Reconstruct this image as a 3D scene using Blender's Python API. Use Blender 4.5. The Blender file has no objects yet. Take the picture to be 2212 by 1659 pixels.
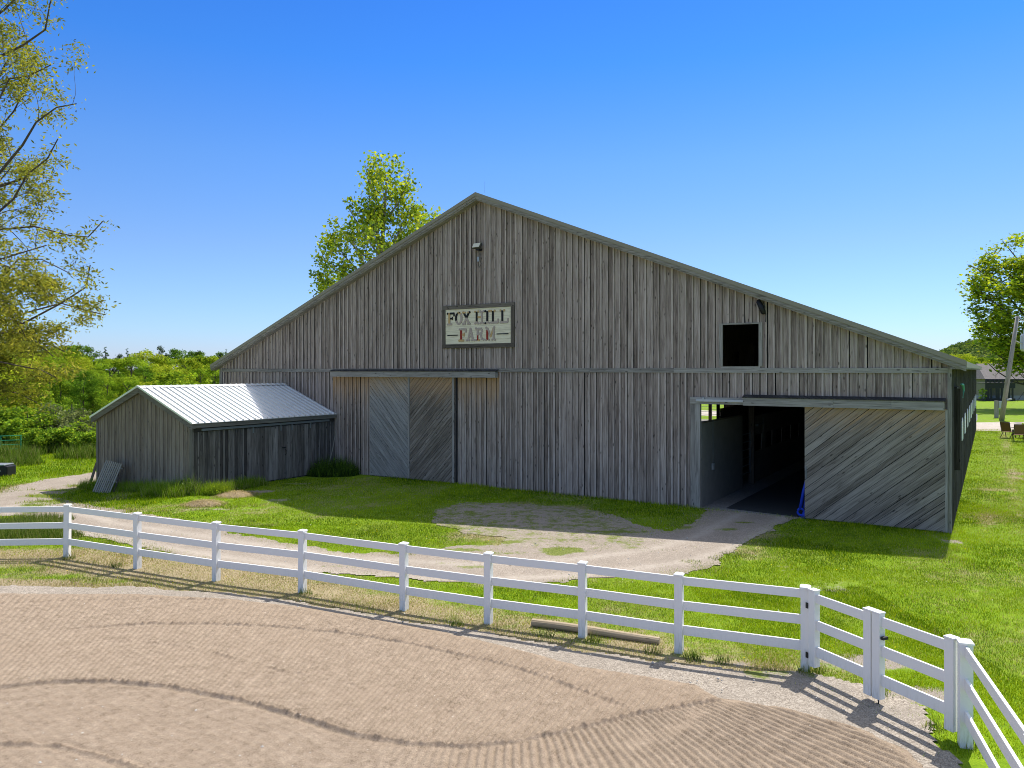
import bpy, math, random
import numpy as np
from mathutils import Vector, Matrix

# ------------------------------------------------------------------ camera, sky, sun, exposure
SC = bpy.context.scene
COL = SC.collection
FPX, CXP, YHP, CAMH = 1630.0, 1106.0, 799.0, 4.9          # photo read at 2212 px width: focal length, centre, horizon, camera height
cam_d = bpy.data.cameras.new("camera"); cam = bpy.data.objects.new("camera", cam_d); COL.objects.link(cam)
cam.location = (0, 0, CAMH); cam.rotation_euler = (math.radians(90), 0, 0)
cam_d.sensor_width = 36; cam_d.lens = 36 * FPX / 2212; cam_d.shift_y = -30.5 / 2212
cam_d.clip_start = 0.1; cam_d.clip_end = 6000
SC.camera = cam

SUN_AZ, SUN_EL = 39.5, 57.5                                # azimuth from +Y towards +X
W = bpy.data.worlds.new("World"); SC.world = W; W.use_nodes = True
wn = W.node_tree; bg = wn.nodes["Background"]
sky = wn.nodes.new("ShaderNodeTexSky"); sky.sky_type = 'NISHITA'; sky.sun_disc = False
sky.sun_elevation = math.radians(SUN_EL); sky.sun_rotation = math.radians(SUN_AZ)
sky.air_density = 1.15; sky.dust_density = 0.25; sky.ozone_density = 2.2; sky.altitude = 200
# the sky's colour by elevation: clear deep blue low down, overhead brightness and warmth added to fill the shade
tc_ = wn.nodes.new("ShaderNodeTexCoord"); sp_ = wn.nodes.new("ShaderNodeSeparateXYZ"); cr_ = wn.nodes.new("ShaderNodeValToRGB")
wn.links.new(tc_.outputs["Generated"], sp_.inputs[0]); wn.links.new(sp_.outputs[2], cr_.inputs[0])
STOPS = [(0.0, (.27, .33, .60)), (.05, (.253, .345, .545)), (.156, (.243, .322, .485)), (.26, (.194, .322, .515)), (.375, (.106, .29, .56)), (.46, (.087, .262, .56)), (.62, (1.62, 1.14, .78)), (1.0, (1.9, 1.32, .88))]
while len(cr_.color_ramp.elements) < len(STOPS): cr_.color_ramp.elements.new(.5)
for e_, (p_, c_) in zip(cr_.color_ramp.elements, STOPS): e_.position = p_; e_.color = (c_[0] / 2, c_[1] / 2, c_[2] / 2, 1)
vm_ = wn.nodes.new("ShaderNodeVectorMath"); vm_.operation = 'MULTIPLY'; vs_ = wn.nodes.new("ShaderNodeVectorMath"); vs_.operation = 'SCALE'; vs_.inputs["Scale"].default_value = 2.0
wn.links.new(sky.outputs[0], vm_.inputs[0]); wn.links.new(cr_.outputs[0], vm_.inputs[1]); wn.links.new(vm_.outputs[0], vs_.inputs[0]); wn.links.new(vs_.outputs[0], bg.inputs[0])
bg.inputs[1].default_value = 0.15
sl = bpy.data.lights.new("sun", 'SUN'); so = bpy.data.objects.new("sun", sl); COL.objects.link(so)
sl.energy = 3.25; sl.angle = math.radians(0.5); sl.color = (1.0, 0.95, 0.87)
_a, _e = math.radians(SUN_AZ), math.radians(SUN_EL)
sd = Vector((math.sin(_a) * math.cos(_e), math.cos(_a) * math.cos(_e), math.sin(_e)))
so.rotation_euler = sd.to_track_quat('Z', 'Y').to_euler(); so.location = (30, 30, 60)
SC.view_settings.view_transform = 'Standard'; SC.view_settings.look = 'None'
SC.view_settings.gamma = 1; SC.view_settings.exposure = 1.05
SC.render.film_transparent = False
try:
    SC.cycles.filter_width = 1.0; SC.cycles.max_bounces = 6; SC.cycles.transparent_max_bounces = 8
except Exception: pass

rng = np.random.default_rng(7); random.seed(7)
R = math.radians

# ------------------------------------------------------------------ numbers and noise
def sm(a, b, x):
    t = np.clip((np.asarray(x, float) - a) / (b - a), 0, 1); return t * t * (3 - 2 * t)
def hsh(ix, iy, seed):
    n = (ix.astype(np.int64) * 374761393 + iy.astype(np.int64) * 668265263 + seed * 1442695041) & 0xffffffff
    n = ((n ^ (n >> 13)) * 1274126177) & 0xffffffff
    return ((n ^ (n >> 16)) & 0xffff) / 65535.0
def vn(x, y, seed=0):
    x = np.asarray(x, float); y = np.asarray(y, float)
    xi = np.floor(x); yi = np.floor(y); fx = x - xi; fy = y - yi
    fx = fx * fx * (3 - 2 * fx); fy = fy * fy * (3 - 2 * fy)
    a = hsh(xi, yi, seed); b = hsh(xi + 1, yi, seed); c = hsh(xi, yi + 1, seed); d = hsh(xi + 1, yi + 1, seed)
    return (a * (1 - fx) + b * fx) * (1 - fy) + (c * (1 - fx) + d * fx) * fy
def fbm(x, y, seed=0, o=4):
    s = 0; am = 0.5; t = 0
    for k in range(o):
        s = s + am * vn(x * 2 ** k + 17 * k, y * 2 ** k - 9 * k, seed + k); t += am; am *= .5
    return s / t                                            # 0..1
def terrain(x, y):
    return -0.30 * sm(13.6, 18.0, -np.asarray(x, float)) * sm(20, 27, y)
def gp(px, py, z=0.0):
    """ground point seen at a photo pixel (2212 wide)"""
    h = 0.0
    for _ in range(5):
        Y = FPX * (CAMH - z - h) / (py - YHP); X = (px - CXP) / FPX * Y
        h = float(terrain(X, Y))
    return X, Y, h + z
def at(px, py, Y):
    return ((px - CXP) / FPX * Y, Y, CAMH - (py - YHP) * Y / FPX)
def gpoly(pts): return np.array([gp(a, b)[:2] for a, b in pts])
def sdist(X, Y, poly):
    """signed distance, positive inside"""
    X = np.asarray(X, float); Y = np.asarray(Y, float)
    d = np.full(X.shape, 1e9); ins = np.zeros(X.shape, bool)
    n = len(poly)
    for i in range(n):
        ax, ay = poly[i]; bx, by = poly[(i + 1) % n]
        ex, ey = bx - ax, by - ay
        t = np.clip(((X - ax) * ex + (Y - ay) * ey) / (ex * ex + ey * ey + 1e-12), 0, 1)
        d = np.minimum(d, np.hypot(X - ax - t * ex, Y - ay - t * ey))
        c = ((ay > Y) != (by > Y))
        with np.errstate(divide='ignore', invalid='ignore'):
            xc = (bx - ax) * (Y - ay) / (by - ay + 1e-12) + ax
        ins ^= (c & (X < xc))
    return np.where(ins, d, -d)
def pline(X, Y, pts):
    d = np.full(np.shape(X), 1e9); arc = np.zeros(np.shape(X)); acc = 0
    for i in range(len(pts) - 1):
        ax, ay = pts[i]; bx, by = pts[i + 1]; ex, ey = bx - ax, by - ay; L = math.hypot(ex, ey)
        t = np.clip(((X - ax) * ex + (Y - ay) * ey) / (L * L), 0, 1)
        dd = np.hypot(X - ax - t * ex, Y - ay - t * ey)
        m = dd < d; d = np.where(m, dd, d); arc = np.where(m, acc + t * L, arc); acc += L
    return d, arc, acc

# ------------------------------------------------------------------ mesh helpers
def tag(o, label=None, cat=None, group=None, kind=None):
    if label: o["label"] = label
    if cat: o["category"] = cat
    if group: o["group"] = group
    if kind: o["kind"] = kind
    return o
def empty(name, loc=(0, 0, 0), rz=0.0):
    o = bpy.data.objects.new(name, None); COL.objects.link(o); o.location = loc; o.rotation_euler = (0, 0, rz)
    o.empty_display_size = .3; return o
def copy_tree(o, parent=None):
    c = o.copy(); COL.objects.link(c)
    if parent is not None: c.parent = parent
    for ch in list(o.children): copy_tree(ch, c)
    return c

class MB:
    """collects faces, then links them as ONE mesh object; carries wood UVs (across, along) and a tint per face"""
    def __init__(s): s.v = []; s.f = []; s.uv = []; s.t = []; s.m = []
    def face(s, pts, uv=None, t=.5, m=0):
        b = len(s.v); s.v += [tuple(p) for p in pts]; s.f.append(tuple(range(b, b + len(pts))))
        s.uv.append(uv if uv else [(0, 0)] * len(pts)); s.t.append(t); s.m.append(m)
    def prism(s, O, ax, al, nm, poly, th, t=None, m=0, off=None, d0=0.0, grain='v'):
        """poly in (across, along) coordinates, counter clockwise seen against nm; thickness th along nm"""
        O = Vector(O); ax = Vector(ax); al = Vector(al); nm = Vector(nm)
        if t is None: t = random.random()
        if off is None: off = (random.uniform(0, 50), random.uniform(0, 50))
        P = lambda p, d: O + ax * p[0] + al * p[1] + nm * d
        U = (lambda p: (p[0] + off[0], p[1] + off[1])) if grain == 'v' else (lambda p: (p[1] + off[0], p[0] + off[1]))
        n = len(poly)
        s.face([P(p, d0 + th) for p in poly], [U(p) for p in poly], t, m)
        s.face([P(p, d0) for p in reversed(poly)], [U(p) for p in reversed(poly)], t, m)
        for i in range(n):
            a, b = poly[i], poly[(i + 1) % n]
            ua, ub = U(a), U(b)
            s.face([P(a, d0), P(b, d0), P(b, d0 + th), P(a, d0 + th)], [ua, ub, (ub[0] + th, ub[1]), (ua[0] + th, ua[1])], t, m)
    def box(s, x0, x1, y0, y1, z0, z1, t=None, m=0, grain=2):
        """axis-aligned box, grain runs along axis index grain"""
        if t is None: t = random.random()
        o = (random.uniform(0, 50), random.uniform(0, 50))
        c = lambda i, j, k: ((x0, x1)[i], (y0, y1)[j], (z0, z1)[k])
        for q in (((0,0,0),(0,1,0),(1,1,0),(1,0,0)), ((0,0,1),(1,0,1),(1,1,1),(0,1,1)), ((0,0,0),(1,0,0),(1,0,1),(0,0,1)),
                  ((1,0,0),(1,1,0),(1,1,1),(1,0,1)), ((1,1,0),(0,1,0),(0,1,1),(1,1,1)), ((0,1,0),(0,0,0),(0,0,1),(0,1,1))):
            p = [c(*k) for k in q]
            oth = [a for a in (0, 1, 2) if a != grain]
            s.face(p, [(a[oth[0]] + a[oth[1]] + o[0], a[grain] + o[1]) for a in p], t, m)
    def beam(s, a, b, w, h, up=(0, 0, 1), t=None, m=0):
        """rectangular bar from a to b"""
        a = Vector(a); b = Vector(b); d = (b - a); L = d.length; d = d / L
        sx = d.cross(Vector(up))
        if sx.length < 1e-4: sx = d.cross(Vector((1, 0, 0)))
        sx.normalize(); uz = sx.cross(d)
        s.prism(a - sx * w / 2 - uz * h / 2, sx, d, -uz, [(0, 0), (0, L), (w, L), (w, 0)], -h, t, m)
    def tube(s, pts, rad, n=6, t=.5, m=0, cap=True):
        pts = [Vector(p) for p in pts]
        if not hasattr(rad, '__len__'): rad = [rad] * len(pts)
        rings = []; L = 0
        for i, p in enumerate(pts):
            d = (pts[min(i + 1, len(pts) - 1)] - pts[max(i - 1, 0)]).normalized()
            x = d.cross(Vector((0, 0, 1)))
            if x.length < .1: x = d.cross(Vector((1, 0, 0)))
            x.normalize(); y = x.cross(d)
            if i: L += (p - pts[i - 1]).length
            rings.append(([p + (x * math.cos(2 * math.pi * k / n) + y * math.sin(2 * math.pi * k / n)) * rad[i] for k in range(n)], L))
        for i in range(len(rings) - 1):
            A, la = rings[i]; B, lb = rings[i + 1]
            for k in range(n):
                k2 = (k + 1) % n
                s.face([A[k], A[k2], B[k2], B[k]], [(k * .1, la), (k * .1 + .1, la), (k * .1 + .1, lb), (k * .1, lb)], t, m)
        if cap:
            s.face(list(reversed(rings[0][0])), None, t, m); s.face(rings[-1][0], None, t, m)
    def build(s, name, mats, parent=None, smooth=False, bevel=0.0):
        me = bpy.data.meshes.new(name); me.from_pydata(s.v, [], s.f)
        if not isinstance(mats, (list, tuple)): mats = [mats]
        for mt in mats: me.materials.append(mt)
        me.polygons.foreach_set("material_index", s.m)
        uvl = me.uv_layers.new(name="UVMap")
        uvl.data.foreach_set("uv", [c for f in s.uv for p in f for c in p])
        ta = me.attributes.new("tint", 'FLOAT', 'FACE'); ta.data.foreach_set("value", s.t)
        me.validate(); me.update()
        if smooth: me.polygons.foreach_set("use_smooth", [True] * len(me.polygons))
        o = bpy.data.objects.new(name, me); COL.objects.link(o)
        if bevel:
            import bmesh
            bm = bmesh.new(); bm.from_mesh(me); bmesh.ops.remove_doubles(bm, verts=bm.verts, dist=1e-5)
            bm.to_mesh(me); bm.free()
            md = o.modifiers.new("bevel", 'BEVEL'); md.width = bevel; md.segments = 2; md.limit_method = 'ANGLE'
        elif smooth:
            import bmesh
            bm = bmesh.new(); bm.from_mesh(me); bmesh.ops.remove_doubles(bm, verts=bm.verts, dist=1e-5)
            bm.to_mesh(me); bm.free()
        if parent is not None: o.parent = parent
        return o

def np_mesh(name, V, F, mats, attrs=None, cols=None, parent=None, smooth=False):
    """fast mesh from arrays: V (n,3), F (m,k) one face size"""
    V = np.ascontiguousarray(V, np.float32); F = np.ascontiguousarray(F, np.int32); k = F.shape[1]
    me = bpy.data.meshes.new(name)
    me.vertices.add(len(V)); me.vertices.foreach_set("co", V.ravel())
    me.loops.add(F.size); me.loops.foreach_set("vertex_index", F.ravel())
    me.polygons.add(len(F)); me.polygons.foreach_set("loop_start", np.arange(0, F.size, k, dtype=np.int32))
    try: me.polygons.foreach_set("loop_total", np.full(len(F), k, np.int32))
    except Exception: pass
    if smooth: me.polygons.foreach_set("use_smooth", np.ones(len(F), bool))
    if not isinstance(mats, (list, tuple)): mats = [mats]
    for mt in mats: me.materials.append(mt)
    for n, a in (attrs or {}).items():
        at_ = me.attributes.new(n, 'FLOAT', 'POINT'); at_.data.foreach_set("value", np.ascontiguousarray(a, np.float32))
    if cols is not None:
        ca = me.color_attributes.new("Col", 'FLOAT_COLOR', 'POINT')
        c4 = np.ones((len(V), 4), np.float32); c4[:, :3] = cols; ca.data.foreach_set("color", c4.ravel())
    me.update(calc_edges=True); me.validate()
    o = bpy.data.objects.new(name, me); COL.objects.link(o)
    if parent is not None: o.parent = parent
    return o
def grid_mesh(name, xs, ys, zf, mat, keep=None, attrs=None, smooth=True):
    X, Y = np.meshgrid(xs, ys); Z = zf(X, Y)
    V = np.stack([X.ravel(), Y.ravel(), np.asarray(Z).ravel()], 1)
    nx, ny = len(xs), len(ys)
    i = (np.arange(ny - 1)[:, None] * nx + np.arange(nx - 1)[None]).ravel()
    F = np.stack([i, i + 1, i + nx + 1, i + nx], 1)
    A = {k: f(X, Y).ravel() for k, f in (attrs or {}).items()}
    if keep is not None:
        kp = keep(X, Y).ravel(); F = F[kp[F].all(1)]
        used = np.zeros(len(V), bool); used[F] = True; mp = np.cumsum(used) - 1
        V = V[used]; F = mp[F]; A = {k: a[used] for k, a in A.items()}
    return np_mesh(name, V, F, mat, A, None, None, smooth)

# ------------------------------------------------------------------ materials
class NT:
    def __init__(s, name):
        s.mat = bpy.data.materials.new(name); s.mat.use_nodes = True; s.nt = s.mat.node_tree
        s.bsdf = s.nt.nodes["Principled BSDF"]; s.out = s.nt.nodes["Material Output"]
        s.bsdf.inputs["Specular IOR Level"].default_value = .25
    def n(s, typ, **kw):
        nd = s.nt.nodes.new("ShaderNode" + typ)
        for k, v in kw.items():
            if k in nd.inputs: s.set(nd.inputs[k], v)
            else: setattr(nd, k, v)
        return nd
    def set(s, inp, v):
        if isinstance(v, bpy.types.NodeSocket): s.nt.links.new(v, inp)
        elif isinstance(v, bpy.types.Node): s.nt.links.new(v.outputs[0], inp)
        else:
            if hasattr(v, '__len__') and len(v) == 3 and inp.type == 'RGBA': v = (*v, 1)
            inp.default_value = v
    def math(s, op, a, b=0.0, c=None, clamp=False):
        nd = s.nt.nodes.new("ShaderNodeMath"); nd.operation = op; nd.use_clamp = clamp
        s.set(nd.inputs[0], a); s.set(nd.inputs[1], b)
        if c is not None: s.set(nd.inputs[2], c)
        return nd.outputs[0]
    def mix(s, f, a, b, blend='MIX'):
        nd = s.nt.nodes.new("ShaderNodeMix"); nd.data_type = 'RGBA'; nd.blend_type = blend
        s.set(nd.inputs[0], f); s.set(nd.inputs[6], a); s.set(nd.inputs[7], b); return nd.outputs[2]
    def ramp(s, f, stops):
        nd = s.nt.nodes.new("ShaderNodeValToRGB"); s.set(nd.inputs[0], f)
        el = nd.color_ramp.elements
        while len(el) < len(stops): el.new(.5)
        for e, (p, c) in zip(el, stops):
            e.position = p; e.color = (*c, 1) if hasattr(c, '__len__') else (c, c, c, 1)
        return nd.outputs[0]
    def maprange(s, v, a, b, c=0.0, d=1.0):
        nd = s.nt.nodes.new("ShaderNodeMapRange"); nd.interpolation_type = 'SMOOTHSTEP'
        s.set(nd.inputs[0], v); nd.inputs[1].default_value = a; nd.inputs[2].default_value = b
        nd.inputs[3].default_value = c; nd.inputs[4].default_value = d; return nd.outputs[0]
    def noise(s, vec, scale, detail=4, rough=.6, dist=0.0):
        nd = s.nt.nodes.new("ShaderNodeTexNoise"); s.set(nd.inputs["Vector"], vec)
        nd.inputs["Scale"].default_value = scale; nd.inputs["Detail"].default_value = detail
        nd.inputs["Roughness"].default_value = rough; nd.inputs["Distortion"].default_value = dist; return nd.outputs[0]
    def voro(s, vec, scale, feature='F1', out=0):
        nd = s.nt.nodes.new("ShaderNodeTexVoronoi"); nd.feature = feature; s.set(nd.inputs["Vector"], vec)
        nd.inputs["Scale"].default_value = scale; return nd.outputs[out]
    def attr(s, name, out="Fac"):
        nd = s.nt.nodes.new("ShaderNodeAttribute"); nd.attribute_name = name; return nd.outputs[out]
    def coord(s, k="Object"): return s.nt.nodes.new("ShaderNodeTexCoord").outputs[k]
    def mapping(s, vec, sc=(1, 1, 1), loc=(0, 0, 0)):
        nd = s.nt.nodes.new("ShaderNodeMapping"); s.set(nd.inputs[0], vec)
        nd.inputs["Scale"].default_value = sc; nd.inputs["Location"].default_value = loc; return nd.outputs[0]
    def bump(s, h, strength=.5, dist=.01):
        nd = s.nt.nodes.new("ShaderNodeBump"); s.set(nd.inputs["Height"], h)
        nd.inputs["Strength"].default_value = strength; nd.inputs["Distance"].default_value = dist
        s.nt.links.new(nd.outputs[0], s.bsdf.inputs["Normal"]); return nd
    def fin(s, col=None, rough=.8, metal=0.0, spec=None):
        if col is not None: s.set(s.bsdf.inputs["Base Color"], col)
        s.set(s.bsdf.inputs["Roughness"], rough); s.bsdf.inputs["Metallic"].default_value = metal
        if spec is not None: s.bsdf.inputs["Specular IOR Level"].default_value = spec
        return s.mat

def wood(name, dark, mid, light, sheltered=None, moss=0.0, contrast=1.1):
    m = NT(name); uv = m.coord("UV"); tint = m.attr("tint")
    g1 = m.noise(m.mapping(uv, (26, .9, 1)), 1.0, 5, .65, .6)
    g2 = m.noise(m.mapping(uv, (95, 2.2, 1)), 1.0, 3, .6)
    g3 = m.noise(m.mapping(uv, (3.0, .45, 1)), 1.0, 3, .6)
    f = m.math('ADD', m.math('MULTIPLY', g1, .55), m.math('MULTIPLY', g2, .25))
    f = m.math('ADD', f, m.math('MULTIPLY', g3, .30))
    f = m.math('ADD', f, m.math('MULTIPLY', m.math('SUBTRACT', tint, .5), .13 * contrast))
    c = m.ramp(f, [(.37, dark), (.54, mid), (.74, light)])
    # knots and dark weather streaks that each board carries
    kv = m.mapping(uv, (7.5, 2.6, 1))
    kd = m.voro(kv, 1.0)
    kn = m.maprange(kd, .08, .20, 1, 0)
    sel = m.math('GREATER_THAN', m.noise(m.mapping(uv, (2.1, .8, 1)), 1.0, 0), .52)
    c = m.mix(m.math('MULTIPLY', m.math('MULTIPLY', kn, sel), .8), c, tuple(x * .45 for x in dark))
    st = m.maprange(m.noise(m.mapping(uv, (11, .8, 1)), 1.0, 3, .6, 1.2), .55, .72)
    c = m.mix(m.math('MULTIPLY', st, .62), c, tuple(x * .75 for x in dark))
    if sheltered:
        (z0, z1, colr) = sheltered                          # boards under the door hood keep their old tan colour
        sp = m.nt.nodes.new("ShaderNodeSeparateXYZ"); m.set(sp.inputs[0], m.coord("Object"))
        nz = m.noise(m.mapping(uv, (12, .6, 1)), 1.0, 3, .6)
        zz = m.math('ADD', sp.outputs[2], m.math('MULTIPLY', m.math('SUBTRACT', nz, .5), 1.9))
        c = m.mix(m.math('MULTIPLY', m.maprange(zz, z0, z1), .92), c, m.mix(g1, tuple(x * .55 for x in colr), colr))
    bw = m.nt.nodes.new("ShaderNodeMix")
    m.bump(m.math('ADD', m.math('MULTIPLY', g1, .6), m.math('MULTIPLY', g2, .4)), .5, .006)
    return m.fin(c, .88, 0, .2)

G_D, G_M, G_L = (.09, .066, .054), (.295, .234, .200), (.54, .45, .40)
M = {}
M['siding'] = wood("weathered_siding", G_D, G_M, G_L)
M['siding_hood'] = wood("weathered_siding_under_hood", G_D, G_M, G_L, sheltered=(3.0, 4.9, (.62, .37, .18)))
M['trim'] = wood("weathered_trim", (.13, .115, .10), (.28, .255, .23), (.44, .41, .37))
M['door_cool'] = wood("door_boards_bluish", (.14, .13, .125), (.30, .285, .27), (.46, .44, .42), sheltered=(3.3, 5.0, (.64, .42, .23)), contrast=.6)
M['door_warm'] = wood("door_boards_brown", (.075, .06, .048), (.20, .165, .135), (.40, .345, .295), sheltered=(3.2, 4.9, (.62, .38, .20)), contrast=.8)
M['door_big'] = wood("door_boards_grey", (.085, .067, .054), (.24, .202, .17), (.42, .37, .32), sheltered=(2.7, 4.2, (.62, .39, .20)), contrast=1.1)
M['hood_top'] = wood("blackened_hood_top", (.012, .012, .013), (.035, .034, .034), (.12, .115, .11))
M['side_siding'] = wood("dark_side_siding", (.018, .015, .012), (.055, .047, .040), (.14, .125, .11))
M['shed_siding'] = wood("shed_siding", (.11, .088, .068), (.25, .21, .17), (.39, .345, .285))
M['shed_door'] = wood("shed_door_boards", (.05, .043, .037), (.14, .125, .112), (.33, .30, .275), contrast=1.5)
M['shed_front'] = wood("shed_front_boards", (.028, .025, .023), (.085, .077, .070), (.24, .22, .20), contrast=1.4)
M['shed_trim'] = wood("shed_trim", (.10, .092, .078), (.17, .16, .138), (.26, .25, .22))
M['pallet'] = wood("pallet_wood", (.13, .12, .10), (.27, .26, .22), (.42, .40, .35))
M['frame_wood'] = wood("sign_frame_wood", (.06, .047, .038), (.13, .108, .088), (.22, .19, .16))
M['log'] = wood("log_wood", (.16, .12, .08), (.36, .29, .20), (.52, .44, .33))
M['pole'] = wood("pole_wood", (.15, .13, .11), (.30, .27, .23), (.42, .39, .34))
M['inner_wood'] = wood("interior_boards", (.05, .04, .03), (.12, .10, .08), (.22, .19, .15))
M['barn_trim_metal'] = NT("beige_rake_metal").fin((.27, .245, .19), .5)

def simple(name, col, rough=.6, metal=0.0, noise=0.0, nscale=8, spec=.3):
    m = NT(name)
    if noise:
        f = m.noise(m.coord("Object"), nscale, 4)
        c = m.mix(f, tuple(x * (1 - noise) for x in col), tuple(min(1, x * (1 + noise)) for x in col))
    else: c = col
    return m.fin(c, rough, metal, spec)
M['roof_metal'] = simple("roof_metal", (.62, .63, .65), .42, .25, .06, 3)
M['shed_roof'] = simple("shed_roof_metal", (.78, .79, .80), .45, .62, .04, 2.5)
M['crack'] = simple("dark_crack", (.006, .006, .006), .95)
M['black'] = simple("black_plastic", (.012, .012, .014), .5, 0, .2)
M['hinge'] = simple("black_hinge", (.02, .02, .02), .6)
M['galv'] = simple("galvanised_steel", (.42, .44, .46), .45, .6, .12)
M['galv_dull'] = simple("dull_steel", (.22, .24, .25), .55, .4, .15)
M['ply'] = simple("painted_plywood", (.21, .19, .165), .8, 0, .25, 3)
M['mat'] = simple("rubber_mat", (.035, .04, .045), .9, 0, .2, 5)
M['blue'] = simple("blue_plastic", (.01, .05, .50), .4, 0, .1)
M['green_paint'] = simple("green_gate_paint", (.03, .26, .13), .5)
M['lens'] = simple("lamp_lens", (.75, .68, .52), .25, 0, .08, 30)
M['bronze'] = simple("bronze_housing", (.06, .055, .05), .5)
M['white_paint'] = simple("white_car_paint", (.75, .76, .78), .25, 0, 0, 1, .5)
M['rubber'] = simple("tyre_rubber", (.015, .015, .016), .8)
M['glass_dark'] = simple("dark_glass", (.02, .025, .03), .08, 0, 0, 1, .8)
M['tail'] = simple("red_lens", (.35, .02, .02), .3)
M['pane'] = simple("white_translucent_pane", (.9, .92, .94), .3, 0, .04, 2)
M['chair_frame'] = simple("bronze_chair_frame", (.045, .035, .028), .5, .2)
M['chair_mesh'] = simple("brown_chair_sling", (.20, .105, .06), .8, 0, .15, 20)
M['house_wall'] = simple("beige_clapboard", (.27, .235, .17), .8, 0, .06, 2)
M['porch_dark'] = simple("charcoal_porch", (.028, .03, .034), .7)
M['foundation'] = simple("grey_foundation", (.32, .33, .34), .9, 0, .1)
M['rope'] = simple("teal_rope", (.12, .36, .32), .8)

m = NT("mirror_pane"); M['mirror'] = m.fin((.55, .6, .6), .04, .9)
m = NT("house_shingles"); b = m.nt.nodes.new("ShaderNodeTexBrick"); m.set(b.inputs["Vector"], m.mapping(m.coord("Object"), (1, 1, 1)))
b.inputs["Scale"].default_value = 3.0; b.inputs["Color1"].default_value = (.13, .12, .12, 1); b.inputs["Color2"].default_value = (.19, .17, .165, 1)
b.inputs["Mortar"].default_value = (.08, .075, .07, 1); b.inputs["Mortar Size"].default_value = .03
M['shingle'] = m.fin(b.outputs[0], .9)

m = NT("white_vinyl"); z = m.nt.nodes.new("ShaderNodeSeparateXYZ"); m.set(z.inputs[0], m.coord("Object"))
dirt = m.math('MULTIPLY', m.maprange(z.outputs[2], .5, 0.0), m.maprange(m.noise(m.mapping(m.coord("Object"), (30, 30, 5)), 1, 4), .42, .75))
spots = m.maprange(m.noise(m.coord("Object"), 14, 5, .7), .62, .8)
c = m.mix(m.math('MULTIPLY', dirt, .75), (.80, .79, .765), (.42, .42, .33))
c = m.mix(m.math('MULTIPLY', spots, .12), c, (.5, .5, .45))
M['vinyl'] = m.fin(c, .38, 0, .4)

m = NT("sign_boards"); uv = m.coord("UV")
f = m.noise(m.mapping(uv, (20, 2, 1)), 1, 5)
c = m.ramp(f, [(.3, (.62, .54, .39)), (.55, (.80, .72, .54)), (.8, (.86, .79, .61))])
M['sign'] = m.fin(c, .8)
for nm, cl in (('ink_black', (.018, .018, .02)), ('ink_tan', (.55, .36, .16)), ('ink_pink', (.45, .36, .31)), ('ink_red', (.30, .035, .025)), ('ink_edge', (.13, .07, .05))):
    m = NT(nm); f = m.noise(m.coord("Object"), 22, 5, .7)
    M[nm] = m.fin(m.mix(m.maprange(f, .63, .74), cl, tuple(.6 * a + .4 * b for a, b in zip(cl, (.52, .5, .43)))), .8)

# ground, gravel, sand
m = NT("ground_turf"); P = m.coord("Object"); dry = m.attr("dry"); soil = m.attr("soil")
n1 = m.noise(P, .35, 5); n2 = m.noise(P, 3.0, 5, .7); n3 = m.noise(P, 28, 4, .7)
g = m.ramp(m.math('ADD', m.math('MULTIPLY', n2, .5), m.math('MULTIPLY', n3, .5)), [(.3, (.06, .125, .006)), (.5, (.15, .25, .008)), (.72, (.30, .40, .015))])
g = m.mix(m.maprange(n1, .35, .7, 0, .45), g, (.16, .19, .04))
ts = m.ramp(n3, [(.3, (.17, .13, .075)), (.5, (.30, .245, .15)), (.75, (.42, .36, .24))])
so_ = m.ramp(m.noise(P, 40, 4, .7), [(.3, (.15, .125, .10)), (.55, (.29, .25, .21)), (.8, (.42, .38, .33))])
c = m.mix(m.maprange(m.math('ADD', dry, m.math('MULTIPLY', m.math('SUBTRACT', n2, .5), .9)), .3, .7), g, ts)
c = m.mix(m.maprange(m.math('ADD', soil, m.math('MULTIPLY', m.math('SUBTRACT', n2, .5), .9)), .4, .6), c, so_)
m.bump(m.math('ADD', n3, n2), .6, .03); M['ground'] = m.fin(c, .95, 0, .1)

def gravel(name, a, b, cc, fine=30, grassy=True, bumpd=.02):
    m = NT(name); P = m.coord("Object")
    v = m.voro(P, fine, out=1); vd = m.voro(P, fine); n1 = m.noise(P, .9, 5, .6); n2 = m.noise(P, 9, 5, .7); n3 = m.noise(P, 60, 3, .7)
    sp = m.nt.nodes.new("ShaderNodeSeparateColor"); m.set(sp.inputs[0], v)
    f = m.math('ADD', m.math('MULTIPLY', sp.outputs[0], .35), m.math('ADD', m.math('MULTIPLY', n2, .35), m.math('MULTIPLY', n3, .35)))
    c = m.ramp(f, [(.25, a), (.5, b), (.8, cc)])
    c = m.mix(m.maprange(n1, .38, .68, 0, .5), c, tuple(x * .82 for x in b))
    if grassy:
        gr = m.math('ADD', m.attr("grassy"), m.math('MULTIPLY', m.math('SUBTRACT', m.noise(P, 2.6, 6, .75), .5), 1.3))
        gc = m.ramp(m.noise(P, 30, 4), [(.3, (.08, .11, .02)), (.55, (.17, .20, .05)), (.8, (.30, .29, .12))])
        c = m.mix(m.maprange(gr, .45, .68), c, gc)
    if grassy:
        c = m.mix(m.math('MULTIPLY', m.attr('rut'), m.maprange(n2, .3, .6, .35, .8)), c, tuple(x * .92 for x in cc))
    m.bump(m.math('ADD', m.math('MULTIPLY', vd, -.5), m.math('ADD', m.math('MULTIPLY', n2, 1.2), n3)), .6, bumpd)
    return m.fin(c, .95, 0, .1)
M['drive'] = gravel("driveway_gravel", (.15, .122, .097), (.295, .25, .205), (.46, .405, .345), 55)
M['edge_gravel'] = gravel("edging_gravel", (.12, .10, .08), (.29, .25, .205), (.54, .48, .405), 60)
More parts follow.
